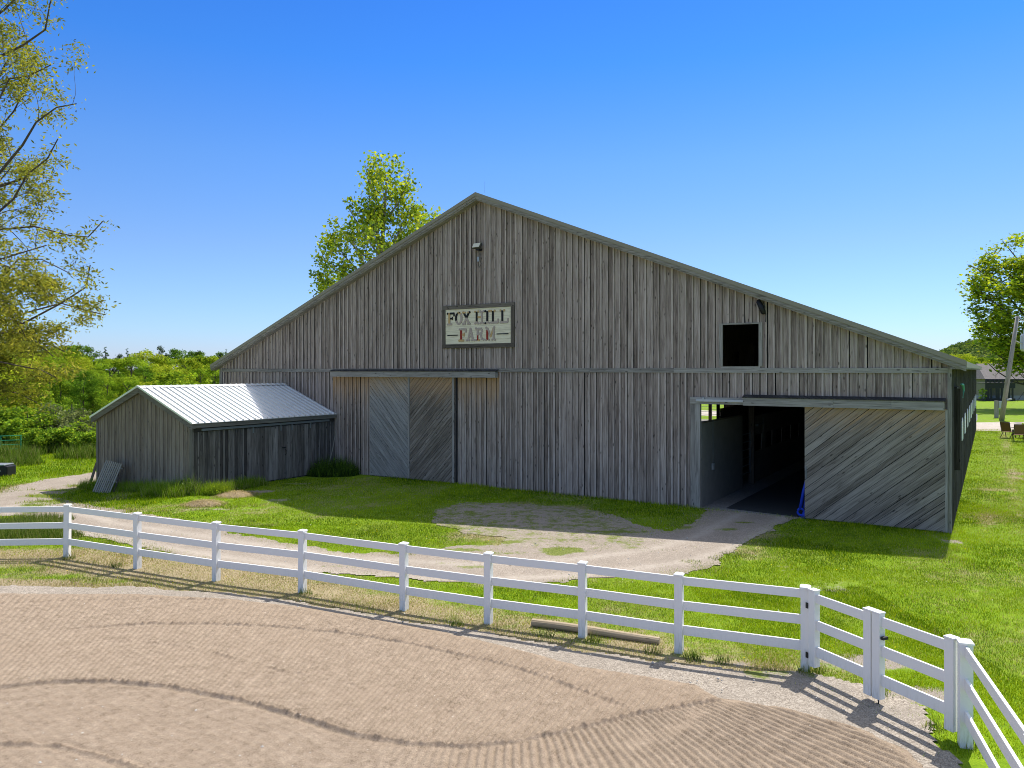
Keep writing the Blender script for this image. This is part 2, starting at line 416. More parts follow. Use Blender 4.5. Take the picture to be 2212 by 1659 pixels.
M['road'] = gravel("road_gravel", (.30, .26, .22), (.42, .37, .32), (.54, .49, .43), 12, False)
M['floor'] = gravel("barn_floor_dust", (.14, .135, .13), (.25, .24, .23), (.35, .34, .33), 30, False)

m = NT("arena_sand"); P = m.coord("Object")
n1 = m.noise(P, .5, 4); n2 = m.noise(P, 7, 5, .7); n3 = m.noise(P, 55, 4, .75); n4 = m.noise(P, 160, 2)
c = m.ramp(m.math('ADD', m.math('MULTIPLY', n3, .6), m.math('MULTIPLY', n2, .4)), [(.37, (.115, .082, .056)), (.45, (.245, .19, .138)), (.56, (.325, .255, .188)), (.66, (.48, .39, .30))])  # dark speckles paint the shadows of small clods into the sand
c = m.mix(m.maprange(n1, .35, .7, 0, .3), c, (.29, .222, .16))
c = m.mix(m.maprange(m.attr("damp_shade"), .35, 1.0, 0, .35), c, (.19, .135, .095))  # berms darkened: damp tone, with clod shadows painted in as speckle
st = m.voro(P, 5.5, out=0)
c = m.mix(m.maprange(st, .035, .05, .9, 0), c, (.62, .58, .52))
m.bump(m.math('ADD', m.math('MULTIPLY', n3, 1.0), m.math('MULTIPLY', n4, .5)), 1.0, .012)
M['sand'] = m.fin(c, .95, 0, .1)

def leafmat(name, transl=.4, gloss=.08):
    m = NT(name); col = m.attr("Col", "Color")
    nt = m.nt; d = m.n("BsdfDiffuse"); t = m.n("BsdfTranslucent"); mx = m.n("MixShader"); mx.inputs[0].default_value = transl
    nt.links.new(col, d.inputs[0])
    tc = m.mix(1.0, col, (1.0, 1.0, .55), 'MULTIPLY'); nt.links.new(tc, t.inputs[0])
    nt.links.new(d.outputs[0], mx.inputs[1]); nt.links.new(t.outputs[0], mx.inputs[2])
    nt.links.new(mx.outputs[0], m.out.inputs[0])
    return m.mat
M['leaf'] = leafmat("leaves"); M['blade'] = leafmat("grass_blades", .35, .04)
m = NT("bark"); f = m.noise(m.mapping(m.coord("Object"), (6, 6, 1.5)), 2, 5, .7)
M['bark'] = m.fin(m.ramp(f, [(.3, (.045, .035, .028)), (.7, (.15, .12, .095))]), .95)
m = NT("pale_bark"); f = m.noise(m.mapping(m.coord("Object"), (6, 6, 3)), 2, 5, .7)
M['pale_bark'] = m.fin(m.ramp(f, [(.3, (.12, .105, .085)), (.7, (.34, .31, .26))]), .95)
m = NT("hill_ground"); f = m.noise(m.coord("Object"), .05, 8, .75)
M['hill'] = m.fin(m.ramp(f, [(.35, (.025, .05, .012)), (.65, (.08, .13, .025))]), 1)
# ------------------------------------------------------------------ frames of the two buildings
BA = math.atan((2139 - CXP) / FPX)                         # the barn's long axis, from +Y towards +X
BX = Vector((math.cos(BA), -math.sin(BA), 0)); BY = Vector((math.sin(BA), math.cos(BA), 0))
BC = Vector((13.131, 22.626, 0))                            # near right corner of the barn
BW, BL, APX, AZ, SL = 34.2, 47.0, 17.1, 12.25, .407         # width, length, apex offset, apex height, roof slope
def fac(px, py=None, y=0.0):
    """local x (and z) on the barn front for a photo pixel"""
    d = Vector(((px - CXP) / FPX, 1, 0)); o = BC + BY * y
    den = d.x * BY.x + d.y * BY.y; t = (o.x * BY.x + o.y * BY.y) / den
    x = (d * t - BC).dot(BX)
    return x if py is None else (x, CAMH - (py - YHP) * t / FPX)
def roofz(x): return AZ - SL * abs(x + APX)
def inbarn(X, Y, m=0.0):
    dx = X - BC.x; dy = Y - BC.y; lx = dx * BX.x + dy * BX.y; ly = dx * BY.x + dy * BY.y
    return (lx > -BW - m) & (lx < m) & (ly > -m) & (ly < BL + m)
SHED_X0, SHED_X1, SHED_Y = -32.5, -25.7, -7.66              # shed in barn coordinates
def inshed(X, Y, m=0.0):
    dx = X - BC.x; dy = Y - BC.y; lx = dx * BX.x + dy * BX.y; ly = dx * BY.x + dy * BY.y
    return (lx > SHED_X0 - m) & (lx < SHED_X1 + m) & (ly > SHED_Y - m) & (ly < 0 + m)

def wall_pieces(x0, x1, zb, top, opens):
    xs = {x0, x1}
    for (a, b, c, d) in opens:
        for q in (a, b):
            if x0 < q < x1: xs.add(q)
    if x0 < -APX < x1: xs.add(-APX)
    xs = sorted(xs); out = []
    for a, b in zip(xs[:-1], xs[1:]):
        if b - a < .004: continue
        mid = (a + b) / 2; segs = [(zb, None)]
        for (oa, ob, oc, od) in sorted(opens, key=lambda o: o[2]):
            if oa <= mid <= ob:
                lo = segs.pop(); 
                if oc > lo[0] + .01: segs.append((lo[0], oc))
                segs.append((od, None))
        for lo, hi in segs:
            if hi is None:
                ta, tb = top(a), top(b)
                if min(ta, tb) > lo + .02: out.append([(a, lo), (b, lo), (b, tb), (a, ta)])
                elif max(ta, tb) > lo + .02:
                    out.append([(a, lo), (b, lo)] + ([(b, tb)] if tb > ta else []) + ([(a, ta)] if ta >= tb else []))
            else: out.append([(a, lo), (b, lo), (b, hi), (a, hi)])
    return out
def batten_wall(mb, x0, x1, zb, top, opens, O, ax, nm, sp=.255, bw=.066, m=0, mf=None, ms=0):
    """board and batten siding; nm is the outward normal; mf(x) picks a material slot"""
    n = max(1, round((x1 - x0) / sp)); st = (x1 - x0) / n; up = Vector((0, 0, 1))
    jit = [0] + [random.uniform(-.007, .007) for _ in range(n - 1)] + [0]
    for i in range(n):
        a, b = x0 + i * st + jit[i], x0 + (i + 1) * st + jit[i + 1]
        t = random.random(); mm = mf((a + b) / 2) if mf else m
        cut = random.uniform(zb + 1, zb + 6) if random.random() < .35 else None
        for p in wall_pieces(a + .033 + random.random() ** 2 * .028, b - .002 - (random.random() < .06) * .03, zb, top, opens):
            mb.prism(O, ax, up, nm, p, .02 + .004 * (i % 2), t, mm)
    # sheathing in the cracks; near-black on the barn, painting the shadow line beside battens
    for p in wall_pieces(x0, x1, zb, top, opens): mb.prism(O, ax, up, nm, p, .004, .0, ms, d0=-.006)
    for i in range(n + 1):
        c = x0 + i * st + (jit[i] if i <= n else 0) - .008; w = bw * random.uniform(.9, 1.12) / 2
        t = .7 + random.uniform(0, .9); mm = mf(c) if mf else m
        for p in wall_pieces(max(x0, c - w), min(x1, c + w), zb, top, opens):
            mb.prism(O, ax, up, nm, p, random.uniform(.022, .034), t, mm, d0=.0245)
def clip(poly, nx, ny, c):
    """keep nx*x+ny*y<=c"""
    out = []
    for i in range(len(poly)):
        a, b = poly[i], poly[(i + 1) % len(poly)]
        da, db = nx * a[0] + ny * a[1] - c, nx * b[0] + ny * b[1] - c
        if da <= 0: out.append(a)
        if (da < 0 < db) or (db < 0 < da):
            t = da / (da - db); out.append((a[0] + (b[0] - a[0]) * t, a[1] + (b[1] - a[1]) * t))
    return out
def diag_door(mb, x0, x1, z0, z1, y, ang, w=.16, th=.03, m=0):
    """a door leaf faced with diagonal boards; ang of the boards from horizontal"""
    ca, sa = math.cos(ang), math.sin(ang); nx, nz = -sa, ca
    cs = [x * nx + z * nz for x in (x0, x1) for z in (z0, z1)]; k = min(cs)
    while k < max(cs):
        ww = w * random.uniform(.75, 1.25)
        p = clip(clip([(x0, z0), (x1, z0), (x1, z1), (x0, z1)], nx, nz, k + ww - random.uniform(.006, .02)), -nx, -nz, -k)
        if len(p) >= 3:
            t = random.random(); off = (random.uniform(0, 50), random.uniform(0, 50))
            P = lambda q, d: Vector((q[0], y - d, q[1]))
            U = lambda q: (q[0] * nx + q[1] * nz + off[0], q[0] * ca + q[1] * sa + off[1])
            dd = th + random.uniform(0, .006)
            mb.face([P(q, dd) for q in p], [U(q) for q in p], t, m)
            for i in range(len(p)):
                a, b = p[i], p[(i + 1) % len(p)]
                mb.face([P(a, 0), P(b, 0), P(b, dd), P(a, dd)], [U(a), U(b), U(b), U(a)], t, m)
        k += ww
    mb.box(x0, x1, y, y + .03, z0, z1, .1, 1)

# ------------------------------------------------------------------ the barn
barn = tag(empty("barn", BC, -BA), "huge weathered grey board and batten gable barn with diagonal board sliding doors", "barn")
UX, UY, UZ = Vector((1, 0, 0)), Vector((0, 1, 0)), Vector((0, 0, 1))
DX0, _ = fac(1514, 0), 0; DX0 = fac(1514); DX1 = fac(1742, y=-.12)     # big doorway
DOOR_TOP = 3.66
LX0, LX1 = fac(1562), fac(1640); LZ0, LZ1 = 5.02, fac(1600, 701)[1]
CX0, CXM, CX1 = fac(802), fac(889), fac(985)               # centre doors
opens = [(DX0, DX1 + 1.2, -1, DOOR_TOP + .08), (LX0, LX1, LZ0, LZ1)]
mb = MB()
hoodx0, hoodx1 = fac(718, y=-.15), fac(1074, y=-.15)
mf = lambda x: 1 if (hoodx0 < x < hoodx1) else 0
batten_wall(mb, -BW, 0, -.4, lambda x: 4.82, [(DX0, DX1 + 1.2, -1, DOOR_TOP + .08)], (0, 0, 0), UX, -UY, mf=mf, ms=2)
batten_wall(mb, -BW, 0, 4.82, lambda x: roofz(x) - .22, [(LX0, LX1, LZ0, LZ1)], (0, -.008, 0), UX, -UY, ms=2)
front = mb.build("front_wall", [M['siding'], M['siding_hood'], M['crack']], barn)
mb = MB()
x = -BW
while x < -.01:                                             # belt board in lengths
    L = min(random.uniform(3.0, 4.9), -x); mb.box(x, x + L - .003, -.082, -.054, 4.80, 4.96, None, 0, 0); x += L
mb.box(-BW - .06, -BW + .12, -.09, .04, -.4, 5.0); mb.box(-.06, .05, -.09, .04, .02, 5.1, .35)     # corner boards
mb.box(DX0 - .17, DX0, -.10, .06, -.05, DOOR_TOP + .06, .7); mb.box(DX0 - .36, DX0 - .175, -.075, -.05, -.05, DOOR_TOP + .06, .3)
mb.box(LX0 - .05, LX1 + .05, -.075, .02, LZ0 - .07, LZ0, .6, 0, 0); mb.box(LX0 - .12, LX0, -.075, -.05, LZ0, LZ1 + .05, .6)
mb.box(LX1, LX1 + .12, -.075, -.05, LZ0, LZ1 + .05, .8); mb.box(LX0, LX1, -.0745, -.05, LZ1, LZ1 + .05, .5, 0, 0)
mb.build("trim_boards", M['trim'], barn)
# side walls, back wall
mb = MB()
win_t = [5.2, 9.6, 13.7, 18.0, 22.2, 26.3, 31.0, 35.3, 39.6, 43.8]
so_op = [(t - .62, t + .62, 2.06, 2.98) for t in win_t] + [(2.05, 3.75, 2.1, 4.1)]
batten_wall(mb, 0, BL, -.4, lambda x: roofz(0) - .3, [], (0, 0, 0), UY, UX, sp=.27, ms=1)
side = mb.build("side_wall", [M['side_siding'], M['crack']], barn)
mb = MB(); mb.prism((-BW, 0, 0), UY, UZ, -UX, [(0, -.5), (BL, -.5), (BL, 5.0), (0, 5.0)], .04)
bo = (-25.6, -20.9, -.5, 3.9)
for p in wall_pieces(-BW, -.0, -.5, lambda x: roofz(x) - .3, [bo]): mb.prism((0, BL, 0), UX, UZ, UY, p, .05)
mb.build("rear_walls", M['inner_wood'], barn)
mb = MB()
for xx in (-24.9, -23.3, -21.9): mb.box(xx - .14, xx + .14, BL - 1.2, BL - .95, 0, 6.5)
mb.beam((-25.4, BL - 1, 3.4), (-24.2, BL - 1, -.3), .16, .16)
mb.build("post", M['inner_wood'], barn)
# roof: ribbed sheet with thickness, rake boards, ridge cap
OH, OF, OB = .42, .38, .5
xr, xl = OH, -BW - OH
mb = MB()
for (xa, xb) in ((-APX, xr), (xl, -APX)):
    za, zb_ = roofz(xa), roofz(xb)
    mb.face([(xa, -OF, za), (xb, -OF, zb_), (xb, BL + OB, zb_), (xa, BL + OB, za)])
    mb.face([(xa, -OF, za - .05), (xa, BL + OB, za - .05), (xb, BL + OB, zb_ - .05), (xb, -OF, zb_ - .05)])
    y = -OF
    while y < BL + OB:
        mb.beam((xa, y + .01, za + .004), (xb, y + .01, zb_ + .004), .04, .03, UZ, .5); y += .30
    if y: pass
mb.build("roof", M['roof_metal'], barn)
mb = MB()
for (xa, xb, eps) in ((-APX, xr, 0), (xl, -APX, 0)):        # metal rake trim, then the wooden barge board behind it
    za, zb_ = roofz(xa), roofz(xb)
    mb.prism((0, -OF - .004, 0), UX, UZ, -UY, [(xa, za - .09), (xb, zb_ - .09), (xb, zb_ + .06), (xa, za + .06)], .03, .5)
mb.beam((-APX, -OF - .02, AZ + .022), (-APX, BL + OB, AZ + .022), .10, .02)
mb.prism((xr + .001, 0, 0), UY, UZ, UX, [(-OF, roofz(xr) - .15), (BL + OB, roofz(xr) - .15), (BL + OB, roofz(xr) + .03), (-OF, roofz(xr) + .03)], .02, .5)
mb.build("rake_trim", M['barn_trim_metal'], barn)
mb = MB()
for (xa, xb) in ((-APX + .001, xr), (xl, -APX - .001)):
    za, zb_ = roofz(xa), roofz(xb)
    mb.prism((0, -OF + .03, 0), UX, UZ, -UY, [(xa, za - .20), (xb, zb_ - .20), (xb, zb_ - .055), (xa, za - .055)], .03, .4, grain='h')
    mb.prism((0, 0, 0), UX, UZ, -UY, [(xa, za - .26), (xb, zb_ - .26), (xb, zb_ - .06), (xa, za - .06)], OF - .035, .35, grain='h')   # boxed soffit
mb.box(0.03, xr, -OF + .05, BL + OB, roofz(xr) - .20, roofz(xr) - .12, .2, 0, 1)
mb.build("barge_board", M['trim'], barn)
mb = MB(); mb.tube([(-APX + .25, -OF + .3, AZ + .05), (-APX + .26, -OF + .3, AZ + .55)], .004, 4); mb.build("lightning_rod", M['galv_dull'], barn)
# centre doors and hood
hood_z0, hood_z1 = 4.575, 4.86
def hood(x0, x1, z0, z1, dep, joints):
    mb = MB(); e = sorted([x0, x1] + joints)
    for a, b in zip(e[:-1], e[1:]):
        mb.box(a, b - .004, -dep, -dep + .035, z0, z1 - .03, random.uniform(.5, 1), 0, 0)
    mb.box(x0 + .01, x1 - .01, -dep + .036, -.056, z1 - .10, z1 - .06, .2, 0, 0)
    mb.box(x0, x0 + .03, -dep + .036, -.056, z0, z1 - .101); mb.box(x1 - .03, x1, -dep + .036, -.056, z0, z1 - .101)
    h = mb.build("door_hood", M['trim'], barn)
    mt = MB(); mt.prism((0, 0, 0), UY, UZ, UX, [(-dep - .03, z1 - .03), (-.056, z1 + .05), (-.056, z1 + .07), (-dep - .03, z1 - .008)], x1 - x0 + .06, .5)
    for v in range(len(mt.v)): mt.v[v] = (mt.v[v][0] + x0 - .03, mt.v[v][1], mt.v[v][2])
    mt.build("hood_cap", M['hood_top'], h); return h
hood(hoodx0, hoodx1, hood_z0, hood_z1, .30, [fac(845, y=-.3), fac(975, y=-.3)])
def leaf_door(x0, x1, z0, z1, y, ang, mat, w=.15, frame=True, m2=None):
    mb = MB(); diag_door(mb, x0, x1, z0, z1, y, ang, w)
    d = mb.build("sliding_door", [mat, M['crack']], barn)
    f = MB()
    if frame:
        f.box(x1 - .10, x1 - .001, y - .062, y - .037, z0, z1, .8)
    if len(f.v): f.build("edge_board", M['trim'], d)
    return d
leaf_door(CX0, CXM - .01, .04, 4.62, -.075, R(-46), M['door_cool'])
leaf_door(CXM + .01, CX1, .04, 4.62, -.085, R(46), M['door_warm'])
mb = MB(); mb.box(CX1 + .02, CX1 + .12, -.06, -.05, 0, 4.6, .0); mb.build("door_gap_board", M['hood_top'], barn)
# right sliding door and hood
RX0, RX1 = fac(1738, y=-.2), fac(2046, y=-.2)
d = leaf_door(RX0, RX1, .06, 3.72, -.15, R(40), M['door_big'], .19, False)
mb = MB(); mb.box(RX1 - .05, RX1 + .012, -.19, -.13, .05, 3.7, .9); mb.build("edge_board", M['trim'], d)
mb = MB(); mb.box(RX0 + .03, RX0 + .06, -.21, -.188, 1.35, 1.75, .5); mb.build("handle", M['galv_dull'], d)
HX0 = fac(1605, y=-.3)
hood(HX0, fac(2040, y=-.3), 3.69, 3.985, .30, [fac(1800, y=-.3), fac(1925, y=-.3)])
mb = MB(); mb.box(DX0 - .36, HX0 - .005, -.115, -.052, 3.70, 3.94, .8, 0, 0); mb.build("header_board", M['trim'], barn)
mb = MB(); mb.box(DX0 - .12, HX0 + .0, -.19, -.118, 3.79, 3.87, .5, 0, 0); mb.box(DX0 + .12, DX0 + .17, -.20, -.116, 3.86, 3.93, .5)
mb.build("door_track", M['galv'], barn)
# interior of the right aisle: partition, stall front with openings, rafters, floor
mb = MB(); px_ = DX0 - .02
def sidepieces(y0, y1, z1, ops):
    for p in wall_pieces(y0, y1, 0, lambda x: z1, ops): mb.prism((px_, 0, 0), UY, UZ, -UX, p, .04, .5)
sidepieces(.15, 5.4, 3.0, [])
part = mb.build("partition", M['ply'], barn)
mb = MB(); mb.box(px_ - .06, px_ + .03, .15, 5.4, 3.0, 3.05, .4, 0, 1); mb.build("top_rail", M['inner_wood'], part)
mb = MB(); mb.tube([(px_ + .03, 1.35, 1.45), (px_ + .03, 1.35, 3.1)], .014, 5); mb.build("conduit", M['galv_dull'], part)
mb = MB(); mb.box(px_ + .005, px_ + .07, 1.27, 1.43, 1.22, 1.45); mb.build("outlet_box", M['galv'], part)
mb = MB()
ops = []
y = 7.25
while y < BL - 4: ops.append((y, y + 1.25, 1.35, 2.05)); y += 1.95
sidepieces(6.95, BL - 1, 2.9, ops)
mb.build("stall_front", M['ply'], barn)
mb = MB(); mb.box(px_ - 1.4, px_ - 1.38, 6.9, BL - 1, 0, 3.2); 
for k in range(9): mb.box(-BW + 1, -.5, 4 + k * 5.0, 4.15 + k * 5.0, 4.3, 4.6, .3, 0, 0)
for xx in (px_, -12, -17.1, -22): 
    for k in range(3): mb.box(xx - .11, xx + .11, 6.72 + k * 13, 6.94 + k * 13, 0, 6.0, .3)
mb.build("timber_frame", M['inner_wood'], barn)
mb = MB()
for k in range(6): mb.tube([(px_ - .02, 5.42, .55 + k * .33), (px_ - .02, 6.70, .55 + k * .33)], .022, 5)
mb.tube([(px_ - .02, 6.62, .5), (px_ - .02, 6.62, 2.25)], .022, 5); mb.build("rail_gate", M['galv_dull'], barn)
mb = MB(); mb.tube([(px_ + .05, 7.4, 2.48), (px_ + .05, 8.5, 2.50)], .035, 6); mb.tube([(px_ + .05, 8.5, 1.7), (px_ + .06, 8.52, 2.75)], .012, 5); mb.tube([(px_ + .0, 7.4, 2.48), (px_ + .14, 7.4, 2.48)], .05, 6)
mb.build("wall_heater", M['galv_dull'], barn)
mb = MB(); mb.face([(-BW, .02, .006), (0, .02, .006), (0, BL, .006), (-BW, BL, .006)]); mb.build("floor", M['floor'], barn)
# side windows and the near tall window
for t in win_t:
    mb = MB(); n = 8; w = .62
    pl = [(t - w, 2.06), (t + w, 2.06)] + [(t + w * math.cos(a), 2.62 + .34 * math.sin(a)) for a in [math.pi * k / n for k in range(n + 1)]]
    mb.prism((.045, 0, 0), UY, UZ, UX, pl, .035, .5); mb.build("side_window", M['pane'], barn)
mb = MB()
for (a, b, c, d2) in ((1.85, 2.05, 1.9, 4.35), (3.6, 3.75, 1.9, 4.35)): mb.box(.05, .13, a, b, c, d2)
mb.box(.05, .13, 2.051, 3.599, 4.1, 4.35, .3, 0, 1); mb.box(.05, .15, 2.051, 3.599, 1.98, 2.10, .3, 0, 1)
mb.box(.05, .22, 1.80, 1.848, 1.7, 4.30)
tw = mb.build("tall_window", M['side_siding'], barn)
mb = MB(); mb.box(.09, .12, 2.051, 3.599, 2.101, 4.099, .5); mb.build("pane", M['mirror'], tw)
mb = MB(); mb.tube([(.2, 3.3, 4.42), (.24, 3.55, 4.40), (.26, 3.7, 4.2), (.24, 3.62, 3.95)], [.03, .045, .03, .015], 7); mb.build("rope_bundle", M['rope'], tw)

# things on the barn front
def barnpt(x, y, z): return BC + BX * x + BY * y + Vector((0, 0, z))
sx0, sz0 = fac(958.5, 752); sx1, sz1 = fac(1114, 651)
sgn = tag(empty("farm_sign", barnpt((sx0 + sx1) / 2, -.06, 0), -BA), "cream plank sign with worn lettering in dark frame, high on the barn", "sign")
sw = (sx1 - sx0) / 2; sz0, sz1 = fac(1035, 751.5)[1], fac(1035, 657.5)[1]
fb = .17; mb = MB()
mb.box(-sw, sw, -.055, 0, sz0, sz0 + fb, None, 0, 0); mb.box(-sw, sw, -.055, 0, sz1 - fb, sz1, None, 0, 0)
mb.box(-sw, -sw + fb, -.052, 0, sz0 + fb + .001, sz1 - fb - .001); mb.box(sw - fb, sw, -.052, 0, sz0 + fb + .001, sz1 - fb - .001)
mb.build("frame", M['frame_wood'], sgn)
mb = MB(); pw, ph0, ph1 = sw - fb, sz0 + fb, sz1 - fb; nb = 8
for k in range(nb):
    a = ph0 + (ph1 - ph0) * k / nb; b = ph0 + (ph1 - ph0) * (k + 1) / nb
    mb.box(-pw, pw, -.03 - .002 * (k % 2), 0.001, a + .004, b, None, 0, 0)
mb.box(-pw, pw, -.012, -.002, ph0, ph1, .1, 1, 0)
mb.build("sign_board", [M['sign'], M['ink_edge']], sgn)
INK = {'k': 0, 't': 1, 'p': 2, 'r': 3, 'e': 4}; inks = [M['ink_black'], M['ink_tan'], M['ink_pink'], M['ink_red'], M['ink_edge']]
GL = {  # strokes (x0,z0,x1,z1,width,ink) and knobs (x,z,r,ink) in a cell 0..w by 0..1
 'F': (.66, [(.2, .06, .2, .94, .15, 't'), (.24, .9, .62, .9, .12, 'k'), (.6, .9, .6, .68, .1, 'k'), (.26, .5, .46, .5, .11, 'k'), (.46, .62, .46, .4, .07, 'k'), (.05, .06, .38, .06, .1, 'p')], [(.06, .9, .08, 'k'), (.06, .06, .07, 'p'), (.38, .06, .07, 'p')]),
 'O': (.66, [], []),
 'X': (.70, [(.12, .93, .35, .5, .14, 'k'), (.58, .93, .35, .5, .14, 'k'), (.35, .5, .14, .06, .12, 'p'), (.35, .5, .58, .06, .13, 'p')], [(.06, .93, .08, 't'), (.22, .93, .07, 't'), (.5, .93, .07, 't'), (.64, .93, .08, 'k'), (.06, .05, .08, 'p'), (.24, .05, .07, 'p'), (.48, .05, .07, 'p'), (.64, .05, .08, 'p')]),
 'H': (.74, [(.18, .2, .18, .94, .14, 'k'), (.18, .04, .18, .2, .14, 'p'), (.56, .04, .56, .95, .12, 'p'), (.26, .52, .5, .52, .12, 't')], [(.06, .95, .07, 't'), (.3, .95, .07, 't'), (.45, .95, .07, 'p'), (.68, .95, .07, 'p'), (.06, .05, .07, 'p'), (.3, .05, .07, 'p'), (.45, .05, .07, 'p'), (.68, .05, .07, 'p')]),
 'I': (.40, [(.2, .18, .2, .94, .15, 'k'), (.2, .04, .2, .18, .15, 'p')], [(.06, .95, .08, 'k'), (.34, .95, .08, 't'), (.06, .05, .07, 'k'), (.34, .05, .07, 'p')]),
 'L': (.62, [(.18, .16, .18, .94, .14, 'k'), (.08, .06, .56, .06, .12, 'p'), (.56, .06, .56, .34, .1, 'p')], [(.05, .95, .07, 't'), (.31, .95, .08, 't'), (.05, .06, .07, 'p')]),
 'f': (.66, [(.2, .06, .2, .84, .15, 'r'), (.16, .9, .62, .9, .12, 'p'), (.6, .9, .6, .66, .1, 'p'), (.28, .5, .44, .5, .12, 't'), (.45, .64, .45, .36, .08, 't'), (.05, .05, .38, .05, .12, 't')], [(.06, .9, .06, 'p'), (.05, .05, .08, 't'), (.38, .05, .08, 't')]),
 'A': (.72, [(.36, .95, .16, .06, .12, 'p'), (.36, .95, .58, .06, .14, 'p'), (.24, .34, .5, .34, .1, 'p')], [(.36, .93, .07, 'p'), (.06, .05, .08, 'p'), (.25, .05, .07, 'p'), (.48, .05, .07, 'p'), (.68, .05, .08, 'p')]),
 'R': (.72, [(.2, .4, .2, .94, .15, 'p'), (.2, .04, .2, .4, .1, 'r'), (.2, .9, .5, .9, .12, 'p'), (.52, .86, .56, .64, .12, 'p'), (.54, .6, .24, .5, .11, 'p'), (.42, .5, .54, .08, .12, 'p')], [(.06, .93, .08, 'p'), (.06, .05, .07, 'p'), (.32, .05, .07, 't'), (.66, .08, .08, 'p')]),
 'M': (.82, [(.16, .06, .16, .8, .15, 'r'), (.16, .8, .16, .94, .13, 'p'), (.2, .9, .42, .25, .1, 'p'), (.64, .92, .42, .25, .1, 't'), (.66, .06, .66, .95, .13, 'p')], [(.08, .95, .08, 'p'), (.7, .97, .08, 'p'), (.06, .05, .07, 'p'), (.3, .05, .06, 'p'), (.54, .05, .06, 'p'), (.76, .05, .07, 'p')])}
def glyph(ch, x, z, h, wid):
    w, strokes, knobs = GL[ch]; k = wid / w; mb = MB()
    def seg(a, b, c, d, wd, ink, y, grow):
        L = math.hypot((c - a) * k, (d - b) * h); ux, uz = (c - a) * k / L, (d - b) * h / L; q = (wd * 1.12 * h * .5) + grow
        a_, b_, c_, d_ = x + a * k - ux * grow, z + b * h - uz * grow, x + c * k + ux * grow, z + d * h + uz * grow
        mb.prism((0, y, 0), UX, UZ, -UY, [(a_ + uz * q, b_ - ux * q), (c_ + uz * q, d_ - ux * q), (c_ - uz * q, d_ + ux * q), (a_ - uz * q, b_ + ux * q)], .006, .5, INK[ink])
    def knob(a, b, r, ink, y, grow):
        mb.prism((0, y, 0), UX, UZ, -UY, [(x + a * k + (r * h + grow) * math.cos(t), z + b * h + (r * h + grow) * math.sin(t)) for t in [2 * math.pi * i / 10 for i in range(10)]], .006, .5, INK[ink])
    for grow, dy in ((.006, 0), (.004, 1)):
        yy = -.036 - dy * .007
        if ch == 'O':
            for i in range(16):
                a0, a1 = 2 * math.pi * i / 16, 2 * math.pi * (i + 1) / 16
                ink = 'k' if 5 <= i <= 8 or i == 3 else ('t' if i in (2, 4) else 'p')
                wd = .15 if i in (0, 1, 6, 7, 8, 9, 14, 15) else .11
                seg(.33 + .25 * math.cos(a0), .5 + .44 * math.sin(a0), .33 + .25 * math.cos(a1), .5 + .44 * math.sin(a1), wd, ink if dy else 'e', yy - .0004 * (i % 3), grow)
        for j, (a, b, c, d, wd, ink) in enumerate(strokes): seg(a, b, c, d, wd, ink if dy else 'e', yy - .0003 * j, grow)
        for j, (a, b, r, ink) in enumerate(knobs): knob(a, b, r, ink if dy else 'e', yy - .003 - .0003 * j, grow)
    o = mb.build("letter", inks, sgn); return o
PW, PH = 2 * pw, ph1 - ph0                                  # sign field; positions read off the photo as fractions
for ch, fx, wx in (('F', .025, .125), ('O', .155, .115), ('X', .27, .125), ('H', .455, .15), ('I', .61, .085), ('L', .70, .125), ('L', .838, .13)):
    glyph(ch, -pw + fx * PW, ph0 + .555 * PH, .37 * PH, wx * PW)
for ch, fx, wx in (('f', .212, .125), ('A', .33, .13), ('R', .468, .14), ('M', .622, .155)):
    glyph(ch, -pw + fx * PW, ph0 + .085 * PH, .375 * PH, wx * PW)
mb = MB()
for q0, q1 in ((.03, .195), (.79, .965)):
    mb = MB(); mb.box(-pw + q0 * PW, -pw + q1 * PW, -.042, -.034, ph0 + .245 * PH, ph0 + .275 * PH, .5, 0); mb.build("dash", M['ink_black'], sgn)
# -pw + .195 * PW, -.042, -.034, ph0 + .245 * PH, ph0 + .275 * PH, .5, 0); mb.box(-pw + .79 * PW, -pw + .965 * PW, -.042, -.034, ph0 + .245 * PH, ph0 + .275 * PH, .5, 0)

lx, lz = fac(1032, 537, y=-.2)
fl = tag(empty("flood_light", barnpt(lx, -.06, lz), -BA), "small bronze flood light with pale lens under the barn peak", "flood light")
mb = MB(); mb.prism((-.20, -.30, .02), UX, Vector((0, .55, .83)).normalized(), Vector((0, -.83, .55)).normalized(), [(0, 0), (.4, 0), (.4, .26), (0, .26)], -.10, .5)
mb.build("housing", M['bronze'], fl, bevel=.02)
mb = MB(); mb.prism((-.17, -.30, .035), UX, Vector((0, .55, .83)).normalized(), Vector((0, -.83, .55)).normalized(), [(0, 0), (.34, 0), (.34, .215), (0, .215)], .012, .5)
mb.build("lens", M['lens'], fl)
mb = MB(); mb.box(.0, .12, -.22, 0, -.09, .0); mb.tube([(.03, -.1, -.05), (.02, -.03, -.25), (.04, -.03, -.5), (.10, -.04, -.62), (.03, -.04, -.78), (-.05, -.03, -.66), (-.06, -.03, -.5)], .01, 5)
mb.build("cable", M['black'], fl)
mb = MB(); mb.box(-.09, -.01, -.05, 0, -.52, -.33); mb.build("junction_box", M['galv'], fl)
lx, lz = fac(1645, 664, y=-.1)
yl = tag(empty("yard_light", barnpt(lx, -.06, lz), -BA), "black tapered yard light tilted beside the loft opening", "yard light")
mb = MB(); mb.tube([(-.10, -.10, .24), (-.08, -.12, .20), (.02, -.14, .0), (.09, -.13, -.2), (.10, -.12, -.24)], [.05, .085, .10, .08, .04], 8)
mb.build("housing", M['black'], yl, smooth=True)
